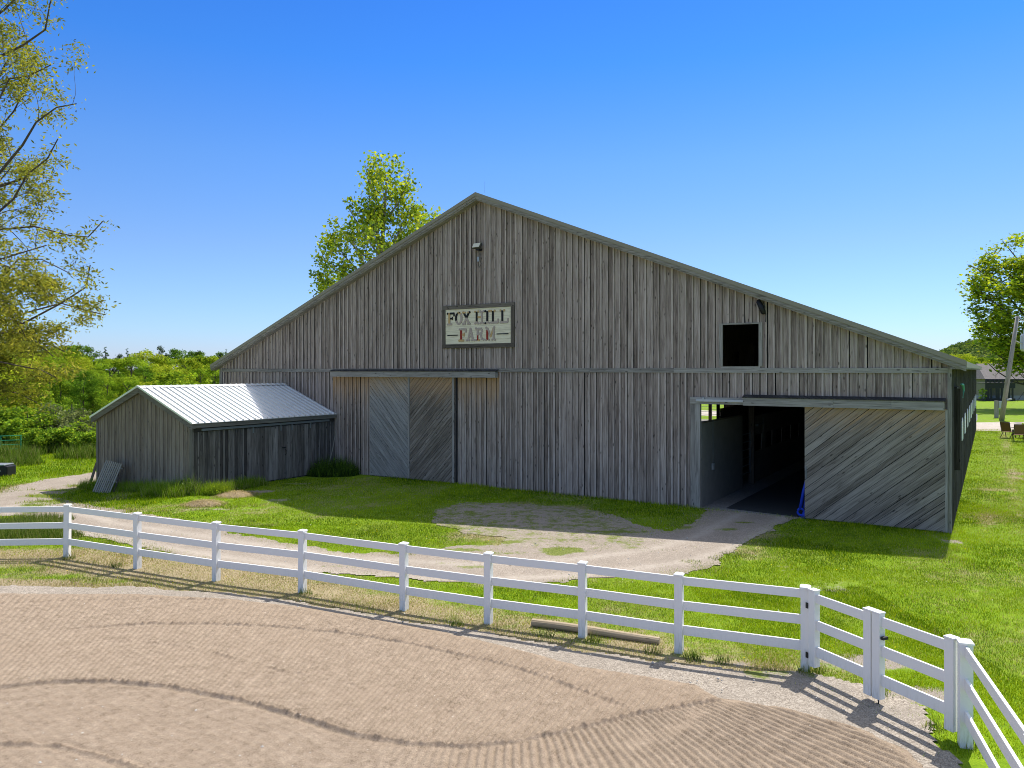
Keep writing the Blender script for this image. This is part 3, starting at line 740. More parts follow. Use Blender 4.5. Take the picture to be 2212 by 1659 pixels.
mb = MB(); mb.tube([(.12, -.03, -.1), (.14, -.03, -.3), (.13, -.03, -.5)], .012, 5); mb.box(-.02, .1, -.12, 0, -.03, .05); mb.build("cable", M['black'], yl)

# mat and blue shovel-like sled inside the doorway
def mat_pts():
    a = gp(1569, 1098.6); b = gp(1705, 1116)
    return a, b
a, b = mat_pts(); la = (Vector(a) - BC); lb = (Vector(b) - BC)
ax_, ay_ = la.dot(BX), la.dot(BY); bx_, by_ = lb.dot(BX), lb.dot(BY)
mb = MB(); mb.prism((0, 0, .012), UX, UY, UZ, [(ax_, ay_), (bx_ + 1.2, by_ - .05), (bx_ + 1.2, 20), (ax_ + .1, 20)], .015)
mt_ = mb.build("rubber_mat", M['mat']); mt_.location = BC; mt_.rotation_euler = (0, 0, -BA)
tag(mt_, "long dark rubber mat on the floor inside the open barn doorway", "floor mat")
bl = tag(empty("blue_scoop", barnpt(RX0 - .02, .05, 0), -BA), "blue plastic scoop with round grip leaning inside the open doorway edge", "scoop")
mb = MB(); mb.tube([(-.16, -.05, .30), (-.06, 0, .9), (.06, .04, 1.35)], [.05, .05, .06], 7); mb.tube([(.0, .02, .35), (.08, .03, 1.0)], [.09, .04], 6); mb.build("shaft", M['blue'], bl, smooth=True)
mb = MB(); mb.tube([(-.13 + .11 * math.cos(t), -.05, .21 + .11 * math.sin(t)) for t in [2 * math.pi * k / 14 for k in range(15)]], .04, 7, cap=False)
mb.tube([(-.05, -.03, .0), (.0, 0, .25)], [.10, .08], 7); mb.build("grip", M['blue'], bl, smooth=True)

# ------------------------------------------------------------------ the shed against the barn
shed = tag(empty("shed", BC, -BA), "low grey shed with white ribbed metal roof built against the barn", "shed")
SXM = (SHED_X0 + SHED_X1) / 2; SRZ, SSL = 4.20, .385
def srz(x): return SRZ - SSL * abs(x - SXM)
mb = MB()
def gable_pieces(x0, x1):
    n = 25; st = (x1 - x0) / n
    for i in range(n):
        a, b = x0 + i * st, x0 + (i + 1) * st; t = random.random()
        for (u, v) in ((a, min(b, SXM)), (max(a, SXM), b)) if a < SXM < b else ((a, b),):
            mb.prism((0, SHED_Y, 0), UX, UZ, -UY, [(u + .001, -.6), (v - .001, -.6), (v - .001, srz(v) - .1), (u + .001, srz(u) - .1)], .02 + .003 * (i % 2), t)
    for i in range(n + 1):
        c = x0 + i * st; w = .028
        mb.prism((0, SHED_Y, 0), UX, UZ, -UY, [(max(x0, c - w), -.6), (min(x1, c + w), -.6), (min(x1, c + w), srz(min(x1, c + w)) - .1), (max(x0, c - w), srz(max(x0, c - w)) - .1)], .02, .5 + random.random() * .4, d0=.0235)
gable_pieces(SHED_X0, SHED_X1)
mb.prism((SHED_X0, SHED_Y, 0), UY, UZ, -UX, [(0.01, -.6), (-SHED_Y, -.6), (-SHED_Y, 2.8), (0.01, 2.8)], .03)
mb.build("gable_wall", M['shed_siding'], shed)
mb = MB()
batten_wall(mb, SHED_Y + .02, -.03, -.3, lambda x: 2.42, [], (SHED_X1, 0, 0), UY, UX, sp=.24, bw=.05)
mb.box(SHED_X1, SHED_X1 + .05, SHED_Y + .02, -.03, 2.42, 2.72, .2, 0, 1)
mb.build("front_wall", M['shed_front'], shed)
mb = MB()
mb.box(SHED_X1 - .10, SHED_X1 + .055, SHED_Y - .05, SHED_Y + .015, -.3, 2.75, .6)
mb.box(SHED_X0 - .03, SHED_X0 + .09, SHED_Y - .05, SHED_Y + .005, -.6, 2.6, .6)
for s in (-1, 1):
    xe = SXM + s * (3.4 + .22); ya = SHED_Y - .16
    P = [(SXM, SRZ - .26), (xe, srz(xe) - .26), (xe, srz(xe) - .03), (SXM, SRZ - .03)]
    if s < 0: P = [(xe, srz(xe) - .26), (SXM, SRZ - .26), (SXM, SRZ - .03), (xe, srz(xe) - .03)]
    mb.prism((0, ya, 0), UX, UZ, -UY, P, .03, .55, grain='h')
    mb.prism((0, SHED_Y, 0), UX, UZ, -UY, [(p[0], p[1] + (0.03 if i < 2 else -.01)) for i, p in enumerate(P)], .158, .3, grain='h')
mb.box(SHED_X1 + .19, SHED_X1 + .225, SHED_Y - .12, -.07, srz(SHED_X1 + .22) - .21, srz(SHED_X1 + .22) - .03, .3, 0, 1)
mb.build("trim_boards", M['shed_trim'], shed)
mb = MB()
for s in (-1, 1):
    xe = SXM + s * (3.4 + .26); y0, y1 = SHED_Y - .22, -.06
    A = [(SXM, y0, SRZ), (xe, y0, srz(xe)), (xe, y1, srz(xe)), (SXM, y1, SRZ)]
    mb.face(A); mb.face([(a[0], a[1], a[2] - .025) for a in reversed(A)])
    for i in range(4):
        p, q = A[i], A[(i + 1) % 4]; mb.face([p, q, (q[0], q[1], q[2] - .025), (p[0], p[1], p[2] - .025)])
    y = y0 + .012
    while y < y1:
        zz = lambda x: srz(x) + .010
        mb.beam((SXM, y, SRZ + .015), (xe, y, srz(xe) + .015), .04, .075, UZ, .5); y += .305
mb.build("roof", M['shed_roof'], shed)
mb = MB()
for s in (-1, 1):
    mb.face([(SXM, SHED_Y - .24, SRZ + .035), (SXM + s * .22, SHED_Y - .24, SRZ - SSL * .22 + .035), (SXM + s * .22, -.06, SRZ - SSL * .22 + .035), (SXM, -.06, SRZ + .035)])
mb.build("ridge_cap", M['shed_roof'], shed)
mb = MB(); mb.box(SHED_X1 + .08, SHED_X1 + .15, SHED_Y + .35, -.45, 2.46, 2.55, .5, 0, 1); mb.build("door_track", M['galv_dull'], shed)
ys = [SHED_Y + 2.55, SHED_Y + 4.65, SHED_Y + 6.35]
for k in range(2):
    mb = MB(); y0, y1 = ys[k] + .004, ys[k + 1] - .004; n = 9 if k == 0 else 8; st = (y1 - y0) / n
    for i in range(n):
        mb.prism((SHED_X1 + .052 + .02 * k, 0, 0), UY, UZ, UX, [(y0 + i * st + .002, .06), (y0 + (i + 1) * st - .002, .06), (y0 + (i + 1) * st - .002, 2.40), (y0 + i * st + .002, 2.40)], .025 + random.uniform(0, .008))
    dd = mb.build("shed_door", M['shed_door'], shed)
    for yy in (y0 + .3, y1 - .3):
        h = MB(); h.box(SHED_X1 + .09 + .02 * k, SHED_X1 + .115 + .02 * k, yy - .03, yy + .03, 2.2, 2.5); h.build("roller_hanger", M['galv_dull'], dd)
    if k == 0:
        h = MB(); h.tube([(SHED_X1 + .11, y1 - .05, 1.35), (SHED_X1 + .15, y1 - .05, 1.3), (SHED_X1 + .15, y1 - .05, 1.15), (SHED_X1 + .11, y1 - .05, 1.1)], .02, 6)
        h.box(SHED_X1 + .09, SHED_X1 + .11, y1 - .22, y1 - .02, 1.42, 1.46); h.build("latch", M['black'], dd)

# pallet leaning on the shed gable; stick leaning in the corner
def place_local(name, x, y, z, label, cat): return tag(empty(name, barnpt(x, y, z), -BA), label, cat)
pl = place_local("pallet", -30.55, SHED_Y - .95, -.33, "weathered wooden pallet leaning against the shed's gable wall", "pallet")
pl.rotation_euler = (R(-22), R(4), -BA)
mb = MB()
for i in range(9): mb.box(-.62 + i * .142, -.62 + i * .142 + .088, -.02, 0, 0, 1.42)
mb.build("slats", M['pallet'], pl)
mb = MB()
for zz in (.03, .62, 1.20): mb.box(-.60, .62, .001, .09, zz, zz + .05, None, 0, 0)
mb.build("stringers", M['pallet'], pl)
mb = MB()
for i in range(5): mb.box(-.55 + i * .28, -.55 + i * .28 + .10, .091, .11, -.02, 1.30, .1)
mb.build("back_slats", M['frame_wood'], pl)
st = place_local("leaning_pole", SHED_X1 + .5, -.55, 0, "thin pale pole leaning in the corner between shed and barn", "pole")
mb = MB(); mb.tube([(.05, -.5, .0), (-.1, .05, 1.1), (-.25, .42, 2.0)], [.022, .02, .018], 6); o = mb.build("stick", M['pallet'], st)
bd = place_local("leaning_board", SHED_X0 - .12, SHED_Y + .1, -.4, "dark old board leaning on the left corner of the shed", "board")
mb = MB(); mb.beam((-.35, -.25, 0), (-.05, -.05, 1.15), .16, .03, UY); mb.build("plank", M['frame_wood'], bd)
# ------------------------------------------------------------------ ground shapes, read as real ground outlines
DRIVE = gpoly([(330, 990), (210, 1020), (100, 1035), (50, 1047), (0, 1063), (-60, 1085), (-90, 1108), (-30, 1118), (40, 1114), (85, 1122), (120, 1143), (151, 1149), (287, 1183), (459, 1217),
    (516, 1226), (642, 1240), (756, 1245), (900, 1253), (1106, 1265), (1300, 1254), (1420, 1249), (1500, 1240), (1560, 1217), (1600, 1190), (1640, 1165), (1690, 1135), (1742, 1119), (1515, 1098.5),
    (1520, 1108), (1500, 1130), (1440, 1146), (1380, 1132), (1300, 1104), (1150, 1090), (1010, 1086), (940, 1100), (930, 1130), (1000, 1155), (1080, 1162), (1070, 1176), (980, 1180), (930, 1190), (849, 1197),
    (774, 1195), (654, 1179), (567, 1164), (491, 1153), (453, 1136), (340, 1115), (250, 1101), (175, 1087), (118, 1073), (160, 1056), (215, 1040), (330, 1012)])
FENCE_PX = [(-60, 1206), (145, 1203), (297, 1228), (467, 1255), (653, 1280), (873, 1318), (1055, 1347), (1259, 1376), (1467, 1410), (1740, 1448)]
FP = [gp(a, b)[:2] for a, b in FENCE_PX]
GATE_R = gp(2085, 1612)[:2]
ARENA_OUT = gpoly([(-900, 1290), (-300, 1272), (0, 1266), (300, 1269), (500, 1283), (650, 1301), (830, 1331), (950, 1349), (1060, 1366), (1160, 1386), (1250, 1402), (1400, 1428), (1480, 1436), (1600, 1446), (1745, 1452),
    (1900, 1490), (2010, 1525), (2030, 1560), (2040, 1600), (2090, 1650)]); 
ARENA_OUT = np.vstack([ARENA_OUT, [[5.6, 8.6], [5.0, 6.0], [4.0, 2.0], [3, -30], [-60, -30], [-60, 10]]])
SAND = gpoly([(-900, 1306), (-300, 1290), (0, 1284), (300, 1285), (500, 1296), (650, 1312), (850, 1346), (1000, 1376), (1150, 1412), (1260, 1444), (1400, 1462), (1500, 1482), (1560, 1511), (1700, 1532), (1850, 1572), (1950, 1620), (2000, 1665)])
SAND = np.vstack([SAND, [[4.0, 7.5], [3.0, 2.0], [2, -29], [-59, -29], [-59, 9]]])
def f_soil(X, Y):
    """bare soil patches (0..1): worn ground beyond the gate, under the eaves, lawn scars"""
    s = np.zeros(np.shape(X))
    for px, py, rx, ry, k in ((1860, 1430, 1.5, .55, .75), (1990, 1500, .9, .5, .75), (2420 / 1.356, 1725 / 1.356, 1.2, .4, .6), (1800, 1262, 1.0, .35, .55), (2330 / 1.356, 1670 / 1.356, .9, .35, .5),
                             (1700, 1225, 1.4, .5, .45), (560, 1062, .9, .5, .8), (445, 1086, .8, .35, .7), (620, 1078, 1.2, .5, .45), (500, 1068, .9, .35, .6), (1100, 1130, 2.6, 1.6, .42), (1350, 1120, 2.0, 1.0, .45), (470, 1100, 1.3, .5, .55), (590, 1082, 1.0, .5, .6), (540, 1098, 1.0, .4, .5), (420, 1100, 1.0, .5, .5), (700, 1085, 1.0, .4, .35), (650, 1045, 1.2, .5, .6), (2060, 1170, .5, .5, .7), (1590, 1432, 1.2, .3, .5), (1500, 1423, 1.5, .25, .45)):
        x, y, _ = gp(px, py); s = np.maximum(s, k * np.exp(-((X - x) / rx) ** 2 - ((Y - y) / ry) ** 2))
    return s
def f_dry(X, Y):
    """straw-coloured turf: strip along the fence and drive, some of the lawn"""
    d, a, L = pline(X, Y, FP)
    s = .85 * sm(1.9, .2, d) * (.55 + .45 * sm(6, -8, X)) + .25 * sm(1.0, 0, -sdist(X, Y, DRIVE)) * (Y < 40)
    s = np.maximum(s, .9 * sm(0, 1.2, sdist(X, Y, ARENA_OUT) + 1.0) * (X < 4.6))
    s = s + .36 * sm(.54, .70, fbm(X * .45, Y * .45, 5)) * (Y < 36) + .16 * sm(.55, .75, fbm(X * 2, Y * 2, 6))
    # wheel marks and mower stripes along the barn's lawn side
    lx = (X - BC.x) * BX.x + (Y - BC.y) * BX.y; ly = (X - BC.x) * BY.x + (Y - BC.y) * BY.y
    s = s + (.5 * np.exp(-((lx - 1.9) / .55) ** 2) + .55 * np.exp(-((lx - 5.0) / .5) ** 2)) * (.5 + .7 * fbm(lx, ly * .3, 8)) * sm(-1.5, 2, ly)
    s = s + .25 * np.exp(-((lx - .9) / .35) ** 2) * (ly > 0)
    return np.clip(s, 0, 1)
xs = np.concatenate([[-3000, -1200, -500, -250, -140, -90, -60], np.arange(-45, 62, .35), [75, 100, 140, 250, 500, 1200, 3000]])
ys = np.concatenate([[-3000, -800, -200, -60, -20, 0, 5], np.arange(8, 72, .35), [80, 95, 120, 160, 250, 400, 800, 1600, 4000]])
g = grid_mesh("ground", xs, ys, lambda X, Y: terrain(X, Y) + .03 * (fbm(X * .5, Y * .5, 3) - .5) * (Y > 12) * 0.4, M['ground'], None, {"dry": f_dry, "soil": f_soil})
tag(g, kind="structure")

GR_PX = [(110, 1072, 1.3, .6, 1.1), (92, 1088, 1.0, .9, 1.1), (88, 1103, .8, .7, 1.0), (150, 1060, 2.2, .45, .9), (200, 1050, 2, .4, .8), (1095, 1172, .9, .35, .8), (1215, 1190, .8, .45, 1.0), (1205, 1197, .5, .4, .9), (1100, 1196, 1.5, .3, .55), (1000, 1190, 1.2, .4, .7), (1330, 1192, .8, .2, .5),
         (950, 1218, 1.0, .3, .6), (1020, 1225, .8, .3, .7), (1560, 1145, .55, .35, .75), (1600, 1130, .5, .2, .7), (1330, 1150, 1.3, .35, .8), (1180, 1140, 1.0, .3, .6), (1450, 1140, 1.2, .5, .75), (1000, 1110, 2.0, 1.2, .62), (1140, 1105, 1.5, .8, .55), (700, 1225, 1.5, .25, .4), (1480, 1215, .5, .3, .6)]
def f_grassy(X, Y):
    s = .30 * sm(.9, 0, sdist(X, Y, DRIVE)) + .08
    c = .52 * sm(19.0, 21.5, Y + .12 * X) * sm(-10, -6, X) * sm(6.0, 3.0, X)
    s = np.maximum(s, c * (.75 + .5 * fbm(X * .8, Y * .8, 47)))
    for px, py, rx, ry, k in GR_PX:
        x, y, _ = gp(px, py); s = np.maximum(s, k * np.exp(-((X - x) / rx) ** 2 - ((Y - y) / ry) ** 2))
    return np.clip(s, 0, 1)
RUT = gpoly([(60, 1095), (110, 1118), (200, 1140), (300, 1155), (500, 1187), (750, 1222), (1000, 1238), (1250, 1226), (1450, 1200), (1560, 1165), (1640, 1118)])
def f_rut(X, Y):
    d, a, L = pline(X, Y, RUT); return (np.exp(-((d - .72) / .22) ** 2) * (.4 + .9 * fbm(X * 1.2, Y * 1.2, 13))).clip(0, 1)
drive_edge = lambda X, Y: sdist(X, Y, DRIVE) + .55 * (fbm(X * 1.1, Y * 1.1, 11, 5) - .5) + .25 * (fbm(X * 5, Y * 5, 12, 3) - .5)
xs = np.arange(-36, 11, .07); ys = np.arange(16, 46, .07)
tag(grid_mesh("driveway", xs, ys, lambda X, Y: terrain(X, Y) + .012 + .03 * (fbm(X * .8, Y * .8, 21) - .5) * .5 + .006, M['drive'], lambda X, Y: (drive_edge(X, Y) > 0) & ~inbarn(X, Y, -.02) & ~inshed(X, Y), {"grassy": lambda X, Y: f_grassy(X, Y) + .28 * np.exp(-(pline(X, Y, RUT)[0] / .28) ** 2) * fbm(X, Y, 14) - .2 * f_rut(X, Y), "rut": f_rut}), kind="structure")
edge_edge = lambda X, Y: sdist(X, Y, ARENA_OUT) + .35 * (fbm(X * 1.6, Y * 1.6, 31, 5) - .5)
xs = np.arange(-22, 8.2, .08); ys = np.arange(4, 18, .08)
tag(grid_mesh("gravel_strip", xs, ys, lambda X, Y: terrain(X, Y) + .010 + .02 * fbm(X * 1.5, Y * 1.5, 41), M['edge_gravel'],
    lambda X, Y: edge_edge(X, Y) > 0, {"grassy": lambda X, Y: .40 * sm(.7, 0, sdist(X, Y, ARENA_OUT)) + .3 * sm(.62, .75, fbm(X * 1.3, Y * 1.3, 44)) * (X > 2)}), kind="structure")

# raked sand: real furrows, berms thrown up by the drag, clods
def gl(pts): return [gp(a, b)[:2] for a, b in pts]
BERMS = [(gl([(-300, 1318), (0, 1310), (150, 1303), (400, 1300), (650, 1306), (800, 1318), (950, 1345)]), .016, 1),
         (gl([(120, 1366), (210, 1361), (320, 1354), (460, 1354), (600, 1360), (760, 1376), (885, 1397), (1105, 1447), (1251, 1499), (1343, 1532), (1398, 1557)]), .026, 0),
         (gl([(-300, 1530), (0, 1492), (120, 1480), (240, 1480), (360, 1490), (520, 1520), (640, 1554), (760, 1594), (885, 1616), (995, 1623), (1105, 1616), (1215, 1594), (1361, 1557), (1508, 1532), (1611, 1510)]), .042, 0),
         (gl([(200, 1391), (300, 1393), (400, 1402), (520, 1432), (600, 1454), (720, 1476), (885, 1516), (1000, 1556), (1130, 1610)]), .018, 2),
         (gl([(-100, 1615), (0, 1615), (120, 1618), (180, 1632), (280, 1660), (400, 1720)]), .03, 0),
         (gl([(150, 1283), (300, 1281), (420, 1282), (560, 1293)]), .014, 1)]
def sandz(X, Y):
    # polar rake patterns
    ang1 = np.arctan2(X - 0.0, 15.1 - Y); ph1 = ang1 * 5.5 / .105
    ang2 = np.arctan2(X + 4.65, Y + .9); ph2 = ang2 * 14.0 / .10
    wob = 1.6 * (fbm(X * .6, Y * .6, 50) - .5) + .3 * (fbm(X * 4, Y * 4, 51) - .5)
    d3, a3, L3 = pline(X, Y, BERMS[2][0])
    # south of the strongest berm or not
    yb = np.interp(X, [p[0] for p in BERMS[2][0]], [p[1] for p in BERMS[2][0]])
    south = sm(.05, -.15, Y - yb) 
    fur = lambda ph: np.abs(np.sin(math.pi * (ph + wob))) ** .8
    rag = .60 + .5 * fbm(X * 1.4, Y * 1.4, 52)
    z1 = fur(ph1) * .058 * rag * sm(-2.6, .8, X)
    z2 = fur(ph2) * .042 * rag * (.45 + .55 * sm(-3.5, 1.5, X)) 
    z0 = fur((X * .8 + Y * 1.1) / .16) * .006
    z = z1 * south + z2 * (1 - south) + z0
    damp_shade = np.zeros(np.shape(X)); 
    for pts, h, kind in BERMS:
        d, a, L = pline(X, Y, pts); d = d + .05 * (fbm(X * 5, Y * 5, 61) - .5)
        end = sm(0, .8, a) * sm(0, .8, L - a)
        k = end * (.7 + .5 * fbm(a * .9, a * 0, 62))
        if kind: k = k * ((.35 + .65 * (np.sin(a * 2 * math.pi / .30 + 3 * fbm(a * 1.5, a * 0, 64)) > 0)) if kind == 1 else sm(.35, .7, fbm(a * 2.2, a * 0 + .3, 63)) * .8)
        k = k * (.6 + .8 * vn(X * 24, Y * 24, 74))
        z = z + h * .8 * k * np.exp(-(d / .026) ** 2) - h * .35 * k * np.exp(-((d - .08) / .03) ** 2)
        damp_shade = np.maximum(damp_shade, k * np.exp(-(d / .045) ** 2) * (.4 + .9 * vn(X * 17, Y * 17, 75)))
    cl = vn(X * 30, Y * 30, 71); cl2 = vn(X * 13, Y * 13, 72)
    z = z + .006 * (fbm(X * 16, Y * 16, 73, 3) - .5) + .014 * sm(.74, .95, cl) * sm(.3, .7, cl2) + .02 * sm(.35, .9, damp_shade) * (cl > .6)
    # bare smooth footprints across the furrows
    for px, py in ((2010 / 1.356 + 0, 0),) if False else ((1460, 1480), (1590, 1525), (1510, 1552), (1470, 1582), (1390, 1612), (1500, 1500)):
        x, y, _ = gp(px, py); e = np.exp(-(((X - x) * .8 + (Y - y) * .6) / .26) ** 2 - ((-(X - x) * .6 + (Y - y) * .8) / .13) ** 2)
        z = z * (1 - .8 * e) + .02 * e * .8
    return z, damp_shade
SD = {}
def sand_h(X, Y):
    z, damp_shade = sandz(X, Y); SD['d'] = damp_shade
    e = sdist(X, Y, SAND); return .052 + z * sm(0, .25, e) - .030 * sm(.25, 0, e)
sand_edge = lambda X, Y: sdist(X, Y, SAND) + .16 * (fbm(X * 3, Y * 3, 81, 5) - .5)
xs = np.arange(-16.5, 5.8, .021); ys = np.arange(8.2, 16.9, .021)
a1 = grid_mesh("riding_arena", xs, ys, sand_h, M['sand'], lambda X, Y: (sand_edge(X, Y) > 0) & (np.abs(X) < Y * .74 + 1.0), {"damp_shade": lambda X, Y: SD['d']})
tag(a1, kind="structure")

# ------------------------------------------------------------------ white fence and gate
PH_ = 1.38
def post_mesh(w=.135, h=PH_):
    mb = MB(); mb.box(-w / 2, w / 2, -w / 2, w / 2, -.1, h - .03); return mb
def cap_mesh(w=.135, h=PH_):
    mb = MB(); q = w / 2 + .012; mb.box(-q, q, -q, q, h - .035, h - .012)
    t = w / 2 - .01
    mb.face([(-q, -q, h - .012), (q, -q, h - .012), (t, -t, h + .005), (-t, -t, h + .005)]); mb.face([(q, -q, h - .012), (q, q, h - .012), (t, t, h + .005), (t, -t, h + .005)])
    mb.face([(q, q, h - .012), (-q, q, h - .012), (-t, t, h + .005), (t, t, h + .005)]); mb.face([(-q, q, h - .012), (-q, -q, h - .012), (-t, -t, h + .005), (-t, t, h + .005)])
    mb.face([(-t, -t, h + .005), (t, -t, h + .005), (t, t, h + .005), (-t, t, h + .005)]); return mb
p0 = post_mesh().build("post", M['vinyl']); c0 = cap_mesh().build("cap", M['vinyl'], p0)
first_post = [True]
def add_post(parent, x, y, rz, z=0, sc=1.0):
    p = p0 if first_post[0] else copy_tree(p0); first_post[0] = False
    p.parent = parent; o = parent.location; p.location = (x - o.x, y - o.y, z); p.rotation_euler = (0, 0, rz); p.scale = (sc, sc, 1); p.rotation_euler = (random.uniform(-.008, .008), random.uniform(-.008, .008), rz); return p
RAILS = ((1.18, 1.325), (.75, .905), (.32, .486))
def add_rails(parent, a, b, rails=RAILS, zoff=0, trim=0.0):
    o = parent.location; d = Vector((b[0] - a[0], b[1] - a[1])); L = d.length; d /= L
    for (z0, z1) in rails:
        mb = MB(); mb.box(trim, L - trim, -.020, .020, z0, z1, .5, 0, 0)
        r = mb.build("rail", M['vinyl'], parent, bevel=.005); r.location = (a[0] - o.x, a[1] - o.y, zoff); r.rotation_euler = (0, 0, math.atan2(d.y, d.x))
fen = tag(empty("rail_fence", (FP[0][0], FP[0][1], 0)), "long curved white three-rail vinyl fence between riding arena and driveway", "fence")
for i, (x, y) in enumerate(FP):
    j = max(1, i); dx, dy = FP[j][0] - FP[j - 1][0], FP[j][1] - FP[j - 1][1]
    add_post(fen, x, y, math.atan2(dy, dx) if i < 9 else math.atan2(dy, dx), 0, 1.08 if i == 9 else 1)
for i in range(len(FP) - 1): add_rails(fen, FP[i], FP[i + 1], trim=.05)
# left side goes on out of the frame
L2 = (FP[0][0] - 2.4, FP[0][1] - .25); add_post(fen, L2[0], L2[1], .1); add_rails(fen, L2, FP[0], trim=.05)
# right run from the corner post
RP = [GATE_R, (5.00, 7.22), (4.30, 4.95), (3.55, 2.65)]
fr = tag(empty("rail_fence", (GATE_R[0], GATE_R[1], 0)), "white three-rail fence run leaving the stout corner post at the lower right", "fence")
for i, (x, y) in enumerate(RP):
    j = max(1, i); dx, dy = RP[j][0] - RP[j - 1][0], RP[j][1] - RP[j - 1][1]
    add_post(fr, x, y, math.atan2(dy, dx), 0, 1.12 if i == 0 else 1)
for i in range(3): add_rails(fr, RP[i], RP[i + 1], trim=.05)
# double gate
gA = np.array(FP[-1]); gB = np.array(GATE_R); gd = (gB - gA) / np.linalg.norm(gB - gA); GL_ = np.linalg.norm(gB - gA); ga = math.atan2(gd[1], gd[0])
def gate_leaf(t0, t1, lab, hinge_left):
    o = gA + gd * t0; L = t1 - t0
    g_ = tag(empty("gate", (o[0], o[1], 0), ga), lab, "gate")
    for k, (a, b) in enumerate(((0, .13), (L - .13, L))):
        mb = MB(); mb.box(a, b, -.06, .06, .13 if (k == 0) == hinge_left else .10, PH_ - .03); s = mb.build("stile", M['vinyl'], g_, bevel=.006)
        mb = MB(); mb.box(a - .008, b + .008, -.068, .068, PH_ - .03, PH_ - .008); mb.build("cap", M['vinyl'], s, bevel=.006)
    for (z0, z1) in RAILS:
        mb = MB(); mb.box(.125, L - .125, -.02, .02, z0 - .02, z1 - .02, .5, 0, 0); mb.build("rail", M['vinyl'], g_, bevel=.005)
    xh = -.035 if hinge_left else L + .035
    for zz in ((1.05, .25) if hinge_left else ()):
        mb = MB(); mb.box(min(xh, 0 if hinge_left else L) - .005, max(xh, 0 if hinge_left else L) + .005, -.075, -.062, zz, zz + .09); mb.build("hinge", M['hinge'], g_)
    return g_
wl = .075
mid = GL_ * .485
g1 = gate_leaf(wl + .04, mid - .012, "left leaf of the white gate, hinged on the fence's last post", True)
g2 = gate_leaf(mid + .012, GL_ - wl - .05, "right leaf of the white gate, beside the stout corner post", False)
mb = MB(); mb.tube([(.065, 0, .12), (.065, 0, -.02)], .010, 5); mb.build("drop_rod", M['hinge'], g2); mb = MB(); mb.box(.14, .19, -.05, .05, .99, 1.03); mb.build("latch", M['hinge'], g2)

# landscape log behind the fence
a, b = gp(1150, 1352), gp(1425, 1391)
lg = empty("log", ((a[0] + b[0]) / 2, (a[1] + b[1]) / 2, 0)); tag(lg, "peeled timber pole lying in the grass just behind the fence", "log")
A = Vector((a[0] - lg.location.x, a[1] - lg.location.y, .065)); B = Vector((b[0] - lg.location.x, b[1] - lg.location.y, .065))
mb = MB(); mb.tube([A.lerp(B, t) + Vector((0, 0, .012 * math.sin(t * 5))) for t in np.linspace(0, 1, 9)], [.078 - .01 * t for t in np.linspace(0, 1, 9)], 12); mb.build("pole", M['log'], lg, smooth=False)

# hay piles in front of the shed
hayc = NT("hay"); f = hayc.noise(hayc.mapping(hayc.coord("Object"), (30, 30, 30)), 1, 4, .7); M['hay'] = hayc.fin(hayc.ramp(f, [(.3, (.22, .16, .09)), (.7, (.50, .41, .27))]), .95)
def hay(px, py, r, h, lab, seed):
    x, y, z = gp(px, py); rg = np.random.default_rng(seed)
    n = 22; t = np.linspace(-1.15, 1.15, n); X, Y = np.meshgrid(t, t); rr = np.hypot(X, Y * 1.3) + .3 * (fbm(X * 2 + seed, Y * 2, seed) - .5)
    Z = h * np.maximum(0, 1 - rr ** 2) * (.7 + .6 * fbm(X * 3, Y * 3, seed)) - .03
    V = np.stack([X.ravel() * r, Y.ravel() * r, Z.ravel()], 1); i = (np.arange(n - 1)[:, None] * n + np.arange(n - 1)[None]).ravel()
    F = np.stack([i, i + 1, i + n + 1, i + n], 1)
    e = empty("hay_pile", (x, y, z)); tag(e, lab, "hay pile")
    np_mesh("mound", V, F, M['hay'], None, None, e, True)
    k = 1500; a = rg.uniform(0, 6.28, k); q = np.sqrt(rg.uniform(0, 1, k)) * r * 1.15; c = np.stack([np.cos(a) * q, np.sin(a) * q * .85, h * np.maximum(0, 1 - (q / r) ** 2) * .95 + .01], 1)
    d = rg.normal(size=(k, 3)); d[:, 2] *= .35; d /= np.linalg.norm(d, axis=1)[:, None]; d *= rg.uniform(.05, .12, k)[:, None]
    s = np.cross(d, [0, 0, 1]); s /= np.linalg.norm(s, axis=1)[:, None] + 1e-6; s *= .006
    V = np.stack([c - d - s, c - d + s, c + d], 1).reshape(-1, 3); F = np.arange(3 * k).reshape(-1, 3)
    cc = np.array([.45, .36, .20]) * rg.uniform(.5, 1.25, (k, 1)); np_mesh("straw", V, F, M['blade'], None, np.repeat(cc, 3, 0), e)
hay(440, 1090, .75, .16, "flattened pile of old hay nearest the weeds by the shed corner", 3)
hay(510, 1070, .85, .15, "pale hay heap in front of the shed's doors", 4)

# ------------------------------------------------------------------ grass as blades
def blades(name, X, Y, H, Wd, C, parent=None, lean=.45, rg=rng, z0=None, dome=None):
    n = len(X); z = terrain(X, Y) if z0 is None else z0
    a = rg.uniform(0, 2 * math.pi, n); la = rg.uniform(0, 2 * math.pi, n); ln = H * lean * rg.uniform(.2, 1.2, n)
    base = np.stack([X, Y, z - .01], 1); s = np.stack([np.cos(a), np.sin(a), np.zeros(n)], 1) * (Wd / 2)[:, None]
    tip = base + np.stack([np.cos(la) * ln, np.sin(la) * ln, H + .01], 1)
    V = np.stack([base - s, base + s, tip], 1).reshape(-1, 3); F = np.arange(3 * n).reshape(-1, 3)
    cc = np.stack([C * .72, C * .72, C * 1.12], 1).reshape(-1, 3)
    return np_mesh(name, V, F, M['blade'], None, cc, parent)
GA, GB_, GC = np.array([.10, .20, .006]), np.array([.38, .52, .014]), np.array([.60, .66, .03])
TAN = np.array([.52, .43, .24])
